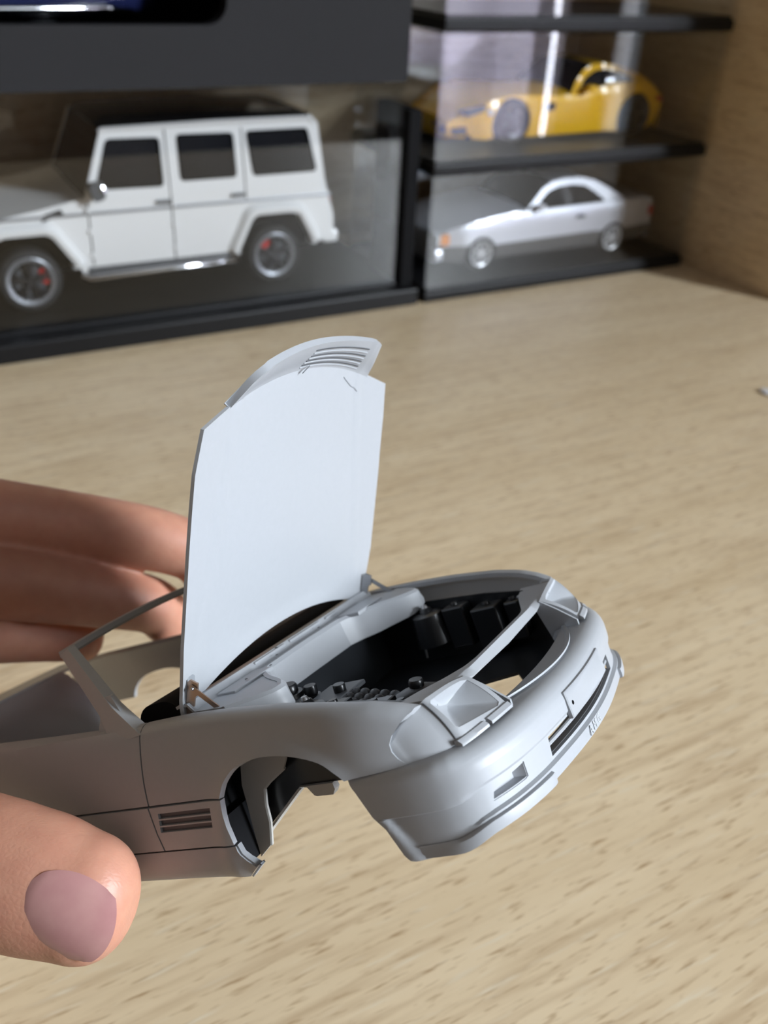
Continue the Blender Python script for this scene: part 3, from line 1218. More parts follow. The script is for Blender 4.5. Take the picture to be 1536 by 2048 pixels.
# small dark grey wedge at the grille root and the crack in the primer
mb = CB()
mb.prism([(0, 0), (95, 30), (18, 40)], lambda p, q, t: nose_pt(-20 + p * .2 - q * .2, .15) + HA * (p * .3 - 30 + t) + HB * (8 + q * .1) + Vector((0, p * .4 - 40, 0)), 0, 6)
mb.build('dark_grille_wedge', DARKGREY, hood)
CRACK = new_mat('primer_crack', (.25, .26, .28), .7)
mb = CB()
mb.tube([hp_(a_, y_, hood_b(a_, y_) + 1) for a_, y_ in ((1256, 335), (1244, 352), (1222, 385), (1205, 410), (1196, 440), (1174, 470))], 2.2, 5)
mb.build('primer_crack', CRACK, hood)

# ---- hinges
for sg in (-1, 1):
    hm = BRASS if sg < 0 else STEEL
    y = sg * 728
    h0 = CB()
    P = [(8, 8), (150, 8), (164, 20), (160, 58), (108, 62), (96, 48), (40, 46), (30, 56), (8, 50)]
    h0.prism(P, lambda p, q, t: hp_(p, y + t, q), -4, 4)
    hinge = h0.build('hood_hinge', hm, car)
    if sg < 0:
        hinge['label'] = 'copper coloured etched hinge'
    else:
        hinge['label'] = 'grey etched hinge'
    h1 = hp_(134, y, 40)
    h2 = Vector((-325 if sg < 0 else -270, y - sg * 6, 822 if sg < 0 else 796))
    d = (h2 - h1).normalized()
    w = Vector((d.z, 0, -d.x)) * 11
    mb = CB()
    Q = [h1 - d * 14 + w, h1 - d * 14 - w, h2 - w, h2 + w]
    mb.add([q + Vector((0, sg * t, 0)) for t in (6, 11) for q in Q], [(0, 1, 2, 3), (7, 6, 5, 4), (0, 4, 5, 1), (1, 5, 6, 2), (2, 6, 7, 3), (3, 7, 4, 0)])
    mb.build('hinge_arm', hm, hinge)
    CB().lathe([(0, 8), (6, 7), (8, 0), (8, -12)], h1 + Vector((0, sg * 11, 0)), (0, sg, 0), 12).build('hinge_rivet', STEEL, hinge)
    ring = CB()
    cpt = hp_(-14, y, 52)
    ring.tube([cpt + HA * (14 * math.cos(w_)) + HB * (10 * math.sin(w_)) for w_ in [2 * PI * i / 12 for i in range(13)]], 3, 6)
    ring.build('hinge_ring', STEEL, hinge)
    if sg < 0:
        # clear tape tab over the hinge
        mb = CB()
        mb.prism([(60, -735), (150, -735), (165, -715), (165, -690), (150, -672), (60, -672)], lambda p, q, t: hp_(p, q, hood_b(p, q) + 1 + t), 0, 1.5)
        mb.build('clear_tape', ACRYLIC, hood)

# ------------------------------------------------------------------ display cases (millimetres, s/d/z of the desk frame)
def case(label, s0, s1, d0, d1, z0, zb, zt, inset, slip=4, group=None):
    """black base slab with a clear acrylic cover standing on it"""
    t = thing('display_case', label, 'display case', at(s0, d0, z0), group)
    w, dp = s1 - s0, d1 - d0
    zb, zt = zb - z0, zt - z0
    b = MB().box(0, w, 0, dp, 0, zb - 2.2, 1.2)
    b.box(inset - 1.2, w - inset + 1.2, inset - 1.2, dp - inset + 1.2, zb - 3.5, zb, .8)
    b.build('base', CASE_BLACK, t)
    p = 2.2
    x0, x1, y0, y1 = inset - slip * .3, w - inset + slip * .3, inset - slip * .3, dp - inset + slip * .3
    zl = zb - 2.0
    cov = MB()
    cov.box(x0, x1, y0, y0 + p, zl, zt, .3)
    cov.build('front_panel', ACRYLIC, t)
    MB().box(x0, x1, y1 - p, y1, zl, zt, .3).build('rear_panel', ACRYLIC, t)
    MB().box(x0, x0 + p, y0 + p + .05, y1 - p - .05, zl, zt, .3).build('side_panel', ACRYLIC, t)
    MB().box(x1 - p, x1, y0 + p + .05, y1 - p - .05, zl, zt, .3).build('side_panel', ACRYLIC, t)
    MB().box(x0 + p + .05, x1 - p - .05, y0 + p + .05, y1 - p - .05, zt - p, zt, .3).build('top_panel', ACRYLIC, t)
    return t


case('lowest black based clear case of the right stack with the silver coupe inside', 0, 240, 0, 118, 0, 9.5, 83.5, 3)
case('middle clear display case of the right stack with the yellow sports car inside', 0, 240, 0, 118, 84, 93.5, 167, 3)
case('topmost clear display case of the right stack, cut off by the picture top', 0, 240, 0, 118, 167.5, 177, 251, 3)
big = case('large clear display case on the left with the white off-roader inside', -440, -5, 0, 168, 0, 13.5, 140.5, 13, 2)

slim = MB().box(0, 9, 0, 44, 0, 112, .6).build('gap_darkening_box', BLACK_MATT)  # invented box, added so the gap between the stacks reads black
slim.matrix_world = at(-15.2, 8, 11.4)
tag(slim, 'slim black box added to darken the gap between the two stacks of display cases', 'box')

# dark carton with a rounded window, on top of the large case
ct = thing('window_carton', 'dark grey carton with rounded window lying on the large display case', 'box', at(-430, 2, 140.7))
# local: x 0..408 along s, z 0..110
wnd = [(20, 30), (284, 30)]
wnd += [(284 + 11.5 * math.sin(w), 41.5 - 11.5 * math.cos(w)) for w in [PI / 2 * i / 6 for i in range(1, 7)]]
wnd += [(295.5, 88), (290, 94), (20, 94)]
vs, fs = patch([(0, 0), (408, 0), (408, 112), (0, 112)], [wnd], lambda x, z: Vector((x, 0, z)), 16)
mb = MB()
a, b, c = (vs[i] for i in fs[0])
mb.sheet(vs, fs, 1.2, (b - a).cross(c - a).y > 0)
mb.build('front_face', CARTON, ct)
mb = MB()
mb.box(0, 408, 1.3, 120, 0, 1.2)
mb.box(0, 408, 1.3, 120, 110.8, 112)
mb.box(0, 1.2, 1.3, 120, 1.2, 110.8)
mb.box(406.8, 408, 1.3, 120, 1.2, 110.8)
mb.box(1.2, 406.8, 118.8, 120, 1.2, 110.8)
mb.build('carton_body', CARTON, ct)
mb = MB()
rows = []
n = len(wnd)
for dd, k in ((0.5, 0), (5, 1.5)):
    cx, cz = 157, 62
    rows.append([Vector((cx + (x - cx) * (1 - k / 140), dd, cz + (z - cz) * (1 - k / 32 * .3))) for x, z in resample(wnd, 14)])
m0 = MB().loft(rows, True)
MB().sheet(m0.v, m0.f, .6).build('window_reveal', BLACK_MATT, ct)
NAVY = new_mat('dark_blue_gloss', (.012, .016, .06), .06, 0, Coat_Weight=1.0, Coat_Roughness=.03)
CHROME = new_mat('chrome', (.75, .76, .78), .08, 1.0)
bc = thing('blue_model_car', 'dark blue glossy model car seen through the window of the carton', 'model car', at(-430, 2, 141.9) @ Matrix.Translation((.15, 0, 0)) @ Matrix.Rotation(.16, 4, 'Z') @ Matrix.Translation((-.142, .012, 0)))
rows = []
for i in range(26):
    x = 20 + 262 * i / 25
    e = max(.02, 1 - max(0, (x - 250) / 36.0) ** 2) ** .5
    rows.append([Vector((x, 52 - (52 - yy) * e if True else yy, 34 + (zz - 34) * (1 if True else e))) for yy, zz in ((70, 28), (30, 28), (22, 29), (17, 32), (15, 36), (15, 40), (18, 44), (24, 48), (36, 56), (48, 66), (70, 72))])
m0 = MB().loft(rows)
MB().sheet(m0.v, m0.f, 1.2, True).build('body', NAVY, bc)
mb = MB()
mb.tube([(18, 13.5, 32.6)] + [(60 + 20 * i, 13.5, 32.8) for i in range(9)] + [(240, 14.5, 33.0), (254, 17, 31.6), (262, 21, 29.6)], [1.6] * 11 + [1.5, 1.1], 10)
mb.build('chrome_bumper', CHROME, bc)
MB().lathe([(0, 3), (2, 2.6), (3.4, 1.2), (4, 0), (4, -3)], (272, 28, 38), (.3, -1, .2), 16).build('round_lamp', CHROME, bc)
for xx in (70, 210):
    MB().lathe([(0, 6), (10, 6), (13, 4), (14, 0), (13, -5), (0, -5)], (xx, 34, 14.2), (0, -1, 0), 24).build('wheel', BLACK, bc)

# ------------------------------------------------------------------ model cars inside the cases
TYRE = new_mat('tyre_rubber', (.018, .018, .019), .7)
G_WHITE = new_mat('white_lacquer', (.80, .80, .79), .22)
G_BLACK = new_mat('black_lacquer', (.012, .012, .014), .12)
YELLOW = new_mat('yellow_lacquer', (.83, .47, .015), .2)
SILVER = new_mat('silver_lacquer', (.60, .61, .66), .28, .35)
GREY_LOW = new_mat('lower_grey_lacquer', (.10, .095, .09), .4)
RED = new_mat('red_caliper', (.5, .02, .02), .35)
RIM_DARK = new_mat('dark_rim', (.045, .045, .05), .3, .6)
RIM_GREY = new_mat('grey_rim_lip', (.30, .31, .33), .35, .6)
RIM_SILVER = new_mat('silver_rim', (.72, .72, .73), .3, .25)
ORANGE = new_mat('orange_lens', (.85, .28, .03), .2)
LENS = new_mat('lamp_lens', (.7, .74, .78), .08)
RED_LENS = new_mat('red_lens', (.35, .015, .015), .2)


def wheel(parent, x, y, z, R, rim_r, wd, sgn, spokes, rim_m, lip_m, caliper=None, twin=False):
    """tyre with rim, spokes and caliper; y is the outer face, sgn -1 faces the viewer"""
    ax = (0, sgn, 0)
    w = MB().lathe([(rim_r, -1.0), (rim_r + .3, 0), (R * .9, .1), (R * .97, -.8), (R, -2.2), (R, -wd + 2), (R * .95, -wd), (rim_r, -wd)], (x, y, z), ax, 40).build('wheel', TYRE, parent)
    MB().lathe([(rim_r, -wd * .8), (rim_r, -.4), (rim_r * 1.0, 0.1), (rim_r * .97, .3), (rim_r * .83, -.3), (rim_r * .81, -1.6), (rim_r * .8, -wd * .8)], (x, y, z), ax, 40).build('rim_lip', lip_m, w)
    sp = MB()
    for k in range(spokes):
        w0 = 2 * PI * k / spokes + .3
        for off in ((-.16, .16) if twin else (0,)):
            wa = w0 + off
            c, s = math.cos(wa), math.sin(wa)
            c0, s0 = math.cos(w0), math.sin(w0)
            p0 = Vector((x + c0 * rim_r * .12, y + sgn * -.9, z + s0 * rim_r * .12))
            p1 = Vector((x + c * rim_r * .84, y + sgn * -.8, z + s * rim_r * .84))
            sp.tube([p0, (p0 + p1) / 2 + Vector((0, sgn * .5, 0)), p1], [rim_r * .11, rim_r * .085, rim_r * .075], 6)
    sp.lathe([(0, .3), (rim_r * .14, .2), (rim_r * .2, -.6), (rim_r * .2, -2)], (x, y, z), ax, 16)
    sp.build('spokes', rim_m, w)
    MB().lathe([(0, -3.0), (rim_r * .66, -3.0), (rim_r * .66, -4.0), (0, -4.0)], (x, y, z), ax, 28).build('brake_disc', DARKGREY, w)
    if caliper:
        cb = MB()
        rows = []
        for i in range(7):
            wa = caliper + (i - 3) * .17
            c, s = math.cos(wa), math.sin(wa)
            rows.append([Vector((x + c * r, y + sgn * h, z + s * r)) for r, h in ((rim_r * .48, -2.9), (rim_r * .50, -1.9), (rim_r * .72, -1.9), (rim_r * .76, -2.9))])
        cb.loft(rows, True)
        cb.f.append((0, 1, 2, 3))
        cb.f.append(tuple(len(cb.v) - 4 + i for i in range(4)))
        cb.build('brake_caliper', RED, w)
    return w


def arc_pts(cx, cz, r, a0, a1, n=14):
    return [(cx + r * math.cos(a0 + (a1 - a0) * i / n), cz + r * math.sin(a0 + (a1 - a0) * i / n)) for i in range(n + 1)]


def flat_panel(name, poly, dfn, mat, parent, t, step=8, holes=()):
    vs, fs = patch(poly, list(holes), lambda p, q: Vector((p, dfn(p, q), q)), step)
    a, b, c = (vs[i] for i in fs[0])
    mb = MB().sheet(vs, fs, t, ((b - a).cross(c - a).y > 0))
    return mb.build(name, mat, parent)


# ---- white off-roader (front axle at x 0, nose towards -x, near side towards the viewer at y 0, z from the case floor)
GZ = 13.6
g = thing('model_off_roader', 'white boxy four door model off-roader with black roof in the large case', 'model car', at(-248.6, 42, GZ))
WG = 92.0


def zz_(v):
    return v - GZ


body = [(-44, 22), (-44, 45), (-40, 52), (-12, 52), (38, 61.5), (196, 61.5), (199, 38), (198, 24), (182, 24)]
belt = 62.6
rearw, frontw = 155.0, 0.0
arch_r = [(184, 24), (181, 30), (173, 45), (166, 46.5), (143, 46.5), (139, 44), (128, 22), (127, 20)]
arch_f = [(31, 20), (29, 24), (16, 44), (12, 46.3), (-12, 46.3), (-17, 44), (-30, 24), (-31, 20)]
low = [(-44, 24), (-44, 50), (-14, 53.5), (10, 57.5), (37, belt - .5), (191, belt), (197.5, 40), (198, 25)] + arch_r + arch_f


def gd(p, q):
    # side leans in above the waist crease
    return 1.2 * max(0, (q - 40) / 22) if q > 40 else 0.5 * max(0, (28 - q) / 10)


for sg, nm in ((0, ''), (1, '')):
    dfn = (lambda p, q: gd(p, q)) if sg == 0 else (lambda p, q: WG - gd(p, q))
    vs, fs = patch(low, [], lambda p, q: Vector((p, dfn(p, q), q)), 9)
    a, b, c = (vs[i] for i in fs[0])
    fl = ((b - a).cross(c - a).y > 0) if sg == 0 else ((b - a).cross(c - a).y < 0)
    MB().sheet(vs, fs, 2.0, fl).build('body_side', G_WHITE, g)
    # upper cabin side with window openings
    cab = [(36.5, belt - 1), (51.2, 99.2), (182.6, 102.2), (187.6, 97.5), (191, belt - .4)]
    w1 = round_poly([(44.6, 67.6), (84.6, 67.0), (84.8, 93.4), (54.0, 93.8)], 2.5)
    w2 = round_poly([(96, 69.2), (131.4, 69.2), (131, 94), (95.8, 94.5)], 2.5)
    w3 = round_poly([(143, 69.2), (186.2, 69.4), (181, 94.7), (140, 94.5)], 2.5)

    def cd(p, q):
        k = 1.2 + (q - belt) * .135
        return k if sg == 0 else WG - k
    vs, fs = patch(cab, [w1, w2, w3], lambda p, q: Vector((p, cd(p, q), q)), 8)
    a, b, c = (vs[i] for i in fs[0])
    fl = ((b - a).cross(c - a).y > 0) if sg == 0 else ((b - a).cross(c - a).y < 0)
    MB().sheet(vs, fs, 1.6, fl).build('cabin_side', G_WHITE, g)
    for w in (w1, w2, w3):
        sn = 1 if sg == 0 else -1
        mb = MB()
        vs, fs = patch(w, [], lambda p, q: Vector((p, cd(p, q) + .8 * sn, q)), 8)
        a, b, c = (vs[i] for i in fs[0])
        fl = ((b - a).cross(c - a).y > 0) if sg == 0 else ((b - a).cross(c - a).y < 0)
        mb.sheet(vs, fs, .6, fl)
        mb.build('side_window', GLASS_DARK, g)
        mb = MB()
        pts = [Vector((p, cd(p, q) - .25 * sn, q)) for p, q in w]
        mb.tube(pts + pts[:2], .55, 6, caps=False)
        mb.build('window_seal', BLACK_MATT, g)
# front wall, hood, roof, rear wall, screens, floor
mb = MB()
rows = [[Vector((x, y, z)) for y in (1.5, 18, 46, 74, WG - 1.5)] for x, z in ((-44, 24), (-44, 50), (-42, 52.5), (-14, 54.5), (12, 58.5), (37, belt + .3))]
m0 = MB().loft(rows)
MB().sheet(m0.v, m0.f, 1.6, True).build('hood', G_WHITE, g)
rows = [[Vector((x, y + (1.2 + (z - belt) * .135 if y == 0 else -(1.2 + (z - belt) * .135)), z)) for y in (0, WG)] for x, z in ((37.5, belt + .6), (51.8, 99))]
m0 = MB().loft(rows)
MB().sheet(m0.v, m0.f, 1, True).build('windscreen', GLASS_DARK, g)
mb = MB()
rows = []
for x, z, e in ((51, 99.4, 0), (56, 102.6, 0), (110, 104.0, 0), (176, 103.6, 0), (183.5, 101.6, 0)):
    k = 1.2 + 38.5 * .135
    rows.append([Vector((x, k + .2, z - 2.2)), Vector((x, k + 4, z - .6)), Vector((x, k + 14, z + .7)), Vector((x, WG / 2, z + 1.2)), Vector((x, WG - k - 14, z + .7)), Vector((x, WG - k - 4, z - .6)), Vector((x, WG - k - .2, z - 2.2))])
m0 = MB().loft(rows)
MB().sheet(m0.v, m0.f, 1.2, True).build('roof', G_BLACK, g)
mb = MB()
k = 1.2 + 36 * .135
mb.tube([(50.5, k, 98.4), (52, k - .5, 99.6), (120, k - .6, 101.0), (182, k - .5, 101.2), (186.5, k + .3, 98)], 1.15, 8)
mb.build('rain_gutter', G_WHITE, g)
mb = MB()
rows = [[Vector((x, yy(z), z)) for yy in (lambda z: 1.5 + max(0, z - belt) * .135, lambda z: WG / 2, lambda z: WG - 1.5 - max(0, z - belt) * .135)] for x, z in ((198, 24), (197.5, 40), (191, belt), (187.4, 97.5), (182.6, 102))]
m0 = MB().loft(rows)
MB().sheet(m0.v, m0.f, 1.4, True).build('rear_wall', G_WHITE, g)
MB().box(-30, 190, 6, WG - 6, 20, 23).build('underbody', BLACK_MATT, g)
MB().box(40, 186, 8, WG - 8, 24, 58).build('cabin_interior', BLACK_MATT, g)
# flares round the wheel arches
for arch in (arch_r[0:7], arch_f[1:7]):
    mb = MB()
    pl = [Vector((p, 0, q)) for p, q in round_poly(arch, 4)]
    pl = [Vector((p.x, 0, p.z)) for p in pl]
    cxa = sum(p.x for p in pl) / len(pl)
    rows = []
    for p in pl:
        o = Vector((p.x - cxa, 0, p.z - 18)).normalized()
        rows.append([p + Vector((0, 1.2, 0)) + o * 5.5, p + Vector((0, -1.4, 0)) + o * 4.2, p + Vector((0, -3.2, 0)) + o * 1.6, p + Vector((0, -3.2, 0)), p + Vector((0, 6, 0))])
    mb.loft(rows[0:-1])
    m2 = MB().sheet(mb.v, mb.f, .8)
    m2.build('wheel_arch_flare', G_WHITE, g)
for x, sg, y in ((0, -1, -1.5), (155, -1, -1.5), (0, 1, WG + 1.5), (155, 1, WG + 1.5)):
    wheel(g, x, y, 18.6 - .2, 18.4, 14.2 * 1.0, 13, sg, 5, RIM_DARK, RIM_GREY, (.25 if x == 0 else 2.2) if sg < 0 else None, True)
# mouldings, gaps, handles, mirror, step bar, vent, spare wheel, bumper
mb = MB().box(-36, 196, -.5, 1.0, 53.6, 55.2, .3)
mb.build('side_moulding', RIM_GREY, g)
for pts in ([(37.8, 24), (38.2, 61)], [(88.6, 22), (88.6, 98)], [(136.9, 55), (136.9, 97)]):
    mb = MB()
    mb.tube([(x, (gd(x, z) if z < belt else 1.2 + (z - belt) * .135) - .05, z) for x, z in [(pts[0][0] + (pts[1][0] - pts[0][0]) * i / 8, pts[0][1] + (pts[1][1] - pts[0][1]) * i / 8) for i in range(9)]], .42, 6)
    mb.build('door_gap', BLACK_MATT, g)
for x, z in ((79, 58), (127, 58.5)):
    MB().box(x, x + 9, -1.4, .8, z - 1, z + 1, .5).build('door_handle', DARKGREY, g)
for z in (30, 44, 56):
    for x in (37.6, 89.2):
        MB().box(x - .8, x + .8, -1.2, 1, z - 1.6, z + 1.6, .4).build('door_hinge', G_WHITE, g)
mb = MB()
mb.prism(round_poly([(38, 72.5), (47, 73.5), (47.5, 64.5), (40.5, 62.5)], 2.5), lambda p, q, t: Vector((p, t, q)), -9, -2)
mir = mb.build('door_mirror', DARKGREY, g)
MB().lathe([(0, .6), (1.6, .4), (2, 0), (2, -1)], (46.3, -9, 70), (0.2, -1, .2), 12).build('mirror_lamp', CHROME, mir)
MB().box(42, 45, -3, 1.5, 63, 65, .4).build('mirror_foot', DARKGREY, mir)
mb = MB()
mb.tube([(31, 0, 18), (34, -3.2, 16.8), (126, -3.2, 18.6), (129, 0, 19.6)], 2.2, 14)
mb.build('chrome_step_bar', CHROME, g)
MB().box(34, 126, 0, 3.5, 18.4, 23, .6).build('sill_panel', DARKGREY, g)
MB().prism([(11.5, 52.0), (24, 55.6), (22.6, 58.0), (12.8, 55.6)], lambda p, q, t: Vector((p, t, q)), -.4, 1.5).build('side_vent', BLACK_MATT, g)
MB().box(192, 203, 1, WG - 1, 22, 30, 1.5).build('rear_bumper', G_WHITE, g)
sp = MB().lathe([(0, 4.5), (17, 4.2), (18.8, 2.6), (19, 0), (19, -6)], (197.5, WG / 2 + 4, 68), (1, 0, .08), 32).build('spare_wheel_cover', BLACK, g)
MB().lathe([(18.2, 4.6), (19.6, 3.2), (19.8, 0), (19.2, -1)], (197.5, WG / 2 + 4, 68), (1, 0, .08), 32).build('chrome_ring', CHROME, sp)
MB().box(194, 197, 2.0, 9, 40, 52, .5).build('tail_lamp', RED_LENS, g)
MB().box(-50, -43, 0, WG, 22, 34, 1.5).build('front_bumper', G_WHITE, g)
for y in (16, WG - 16):
    MB().lathe([(0, 1.5), (7, 1), (8, 0), (8, -2)], (-44.2, y, 44), (-1, 0, 0), 20).build('headlight', LENS, g)
MB().box(-45.2, -44, 28, WG - 28, 38, 50, .5).build('radiator_grille', DARKGREY, g)


# ---- coupes: side, shoulder and greenhouse given as outlines, widths swept between both sides
def coupe(root, W, sides, taper, sh, top, gh, tum, glass, side_win, paint, crown):
    """sides: list of (outline, material, step); taper(x) side inset; sh: (x,z) shoulder table; top: (x,z) centre line of hood and deck;
    gh: greenhouse side outline; glass: (i0,i1) spans of the greenhouse outline that are glass"""
    zs = [z for o, _m, _n in sides for _x, z in o]
    zlo = min(zs)

    def inset(x, z):
        zsh = lerp_tab(sh, x)
        k = max(0, (z - (zsh - 5)) / 5)
        return taper(x) + 1.9 * min(1, k) ** 2 + 1.0 * max(0, (zlo + 6 - z) / 6)
    for o, m, nm in sides:
        for sg in (0, 1):
            vs, fs = patch(o, [], lambda p, q: Vector((p, inset(p, q) if sg == 0 else W - inset(p, q), q)), 5)
            a, b, c = (vs[i] for i in fs[0])
            fl = ((b - a).cross(c - a).y > 0) if sg == 0 else ((b - a).cross(c - a).y < 0)
            MB().sheet(vs, fs, 1.3, fl).build(nm, m, root)
    # hood, cowl and deck as one swept top
    x0, x1 = sh[0][0], sh[-1][0]
    rows = []
    for i in range(49):
        x = x0 + (x1 - x0) * i / 48
        zsh, zc = lerp_tab(sh, x), lerp_tab(top, x)
        r = []
        ins = inset(x, zsh)
        for j in range(13):
            v = -1 + 2 * j / 12
            y = W / 2 + v * (W / 2 - ins)
            r.append(Vector((x, y, zsh + (zc - zsh) * (1 - abs(v) ** 2.6))))
        rows.append(r)
    m0 = MB().loft(rows)
    MB().sheet(m0.v, m0.f, 1.2, True).build('hood_and_deck', paint, root)
    # nose and tail closing faces
    for x, nm in ((x0, 'nose'), (x1, 'tail')):
        zsh, zc = lerp_tab(sh, x), lerp_tab(top, x)
        mb = MB()
        o = -1 if x == x0 else 1
        rows = []
        for z in (zlo + 1, zlo + (zsh - zlo) * .35, zlo + (zsh - zlo) * .7, zsh):
            ins = inset(x, z)
            rows.append([Vector((x + o * 3.2 * (1 - abs(v) ** 2.2) * (.75 + .5 * math.sin(PI * (z - zlo) / (zsh - zlo + .01))), W / 2 + v * (W / 2 - ins), z + (zc - zsh) * (1 - abs(v) ** 2.6) * (1 if z == zsh else 0))) for v in [-1 + j / 6 for j in range(13)]])
        m0 = MB().loft(rows)
        MB().sheet(m0.v, m0.f, 1.2, o > 0).build(nm, paint, root)
    # greenhouse
    zb = min(q for p, q in gh)

    def gi(x, z):
        return taper(x) + 2.4 + (z - zb) * tum
    for sg in (0, 1):
        vs, fs = patch(gh, [], lambda p, q: Vector((p, gi(p, q) if sg == 0 else W - gi(p, q), q)), 5)
        a, b, c = (vs[i] for i in fs[0])
        fl = ((b - a).cross(c - a).y > 0) if sg == 0 else ((b - a).cross(c - a).y < 0)
        MB().sheet(vs, fs, 1.2, fl).build('cabin_side', paint, root)
        for w in side_win:
            vs, fs = patch(w, [], lambda p, q: Vector((p, (gi(p, q) - .35) if sg == 0 else W - gi(p, q) + .35, q)), 5)
            a, b, c = (vs[i] for i in fs[0])
            fl = ((b - a).cross(c - a).y > 0) if sg == 0 else ((b - a).cross(c - a).y < 0)
            MB().sheet(vs, fs, .6, fl).build('side_window', GLASS_DARK, root)
    for (i0, i1, mat, nm) in glass:
        rows = []
        for p, q in gh[i0:i1 + 1]:
            g0 = gi(p, q)
            rows.append([Vector((p, g0 + (W - 2 * g0) * j / 10, q + crown * (1 - (2 * j / 10 - 1) ** 2))) for j in range(11)])
        m0 = MB().loft(rows)
        MB().sheet(m0.v, m0.f, .9, True).build(nm, mat, root)
    MB().box(x0 + 12, x1 - 12, 6, W - 6, zlo + .5, zlo + 3).build('underbody', BLACK_MATT, root)


# ---- yellow sports coupe (front axle at x 0, z from the case floor)
YZ = 93.6
y_ = thing('yellow_sports_coupe', 'yellow long hood model sports coupe in the middle case', 'model car', at(82.8, 33, YZ))
WY = 80.0
rw = 14.6
ya = arc_pts(0, 13.8, 16.4, PI + .25, -.25, 16)
yr = arc_pts(112, 13.6, 16.6, PI + .25, -.25, 16)
ya = [(x, z) for x, z in ya]
yout = [(-45, 5), (-20, 3.4)] + [(x, z) for x, z in arc_pts(0, 13.8, 16.4, PI - (-.62), -.62, 18)] + [(20, 3.6), (92, 4.4)] + arc_pts(112, 13.6, 16.6, PI + .6, -.6, 18) + [(130, 5), (136, 9), (139.5, 22), (139, 28), (128, 35.5), (112, 38), (90, 36.4), (58, 30.5), (40, 29.5), (18, 30.8), (0, 31.5), (-18, 28), (-34, 21), (-46, 14)]
ysh = [(-46, 14), (-34, 21), (-18, 28), (0, 31.5), (18, 30.8), (40, 29.5), (58, 30.5), (90, 36.4), (112, 38), (128, 35.5), (139, 28)]
ytop = [(-46, 17), (-34, 24), (-18, 29.5), (0, 31.8), (18, 32.6), (40, 33), (58, 33), (90, 36.4), (112, 38), (128, 35.5), (139, 29)]
ygh = [(52, 30), (58, 38), (66, 45), (74, 48.2), (84, 49), (98, 47.2), (112, 43.5), (126, 38), (137, 31), (120, 32), (90, 31)]
yw = round_poly([(60.5, 32.6), (66, 39.8), (76, 44.6), (86, 45.2), (98, 43.0), (108.5, 38.8), (108, 35.6), (84, 33.6)], 3)
coupe(y_, WY, [(yout, YELLOW, 'body_side')], lambda x: 2.0 + (8 * sstep(-18, -46, x) if x < -18 else 0) + (4 * sstep(110, 139, x)) + (1.8 if 24 < x < 88 else 0), ysh, ytop, ygh, .42,
      [(0, 3, GLASS_DARK, 'windscreen'), (3, 5, YELLOW, 'roof'), (5, 8, GLASS_DARK, 'rear_window')], [yw], YELLOW, 1.4)
for x, sg, yy in ((0, -1, .6), (112, -1, .6), (0, 1, WY - .6), (112, 1, WY - .6)):
    wheel(y_, x, yy, rw + .1, rw, 10.6, 11, sg, 5, RIM_DARK, RIM_DARK, None, True)
MB().prism(round_poly([(25.5, 25.0), (37.8, 25.6), (37, 20.6), (28, 20.2)], 2), lambda p, q, t: Vector((p, t, q)), 2.6, 4.2).build('side_vent', BLACK_MATT, y_)
MB().prism(round_poly([(-40, 22), (-22, 25.8), (-20, 22.8), (-34, 18.0)], 1.5), lambda p, q, t: Vector((p, 3.2 + t + max(0, -22 - p) * .26, q)), -.6, 2).build('headlight', DARKGREY, y_)
MB().lathe([(0, .8), (1.8, .5), (2.2, 0), (2.2, -1)], (-19, 1.4, 21.5), (-.4, -1, .2), 12).build('indicator_lamp', LENS, y_)
MB().prism(round_poly([(-45, 11), (-34, 12), (-33, 6.6), (-43, 6.2)], 1.2), lambda p, q, t: Vector((p, 5.0 + t + max(0, -22 - p) * .22, q)), -.8, 2).build('front_intake', BLACK_MATT, y_)
MB().box(-50.0, -46, 22, WY - 22, 7, 14, 1.5).build('radiator_grille', DARKGREY, y_)
for y0 in (12, WY - 22):
    MB().box(-49.0, -44, y0, y0 + 10, 6.5, 12, 1.5).build('front_intake', BLACK_MATT, y_)
MB().prism(round_poly([(134, 27.5), (140.5, 25), (140.5, 22.5), (134.5, 24)], .8), lambda p, q, t: Vector((p, t, q)), 5.4, 12).build('tail_lamp', RED_LENS, y_)
mb = MB()
mb.prism(round_poly([(61, 36), (68, 37), (68, 33), (63, 32)], 1.5), lambda p, q, t: Vector((p, t, q)), -2.5, 3)
mb.build('door_mirror', YELLOW, y_)
MB().box(74, 82, 3.0, 4.4, 27.2, 28.2, .3).build('door_handle', YELLOW, y_)

# ---- silver coupe
SZ = 9.6
s_ = thing('silver_coupe', 'silver two door model coupe with darker lower flanks in the lowest case', 'model car', at(60, 22, SZ))
WS = 74.0
fa, ra = 0, 123
shs = [(-35, 25.5), (-25, 30.5), (-4, 35.2), (30, 39.2), (60, 39.2), (110, 39.8), (150, 40.4), (161, 38.5)]
tops = [(-35, 28), (-25, 32), (-4, 36.8), (30, 40.4), (60, 40.6), (110, 41), (150, 41.6), (161, 39)]
sup = [(-34, 19)] + arc_pts(0, 10.8, 13.4, PI - .66, .50, 12) + [(14, 17.5), (104, 19.0)] + arc_pts(123, 10.4, 13.4, PI - .64, .64, 12) + [(136, 19), (160, 19.5), (162, 34), (161, 38.5), (150, 40.4), (110, 39.8), (60, 39.2), (30, 39.2), (-4, 35.2), (-25, 30.5), (-35, 25.5)]
slo = [(-33, 8), (-14, 7)] + arc_pts(0, 10.8, 13.4, PI + .1, PI - .64, 6) + [(-34, 18.6)]
slm = [(13.2, 7.5), (110, 7.5)] + arc_pts(123, 10.4, 13.4, PI + .1, PI - .62, 6)[:] + [(104, 18.6), (14, 17.1)] + arc_pts(0, 10.8, 13.4, .46, -.1, 5)
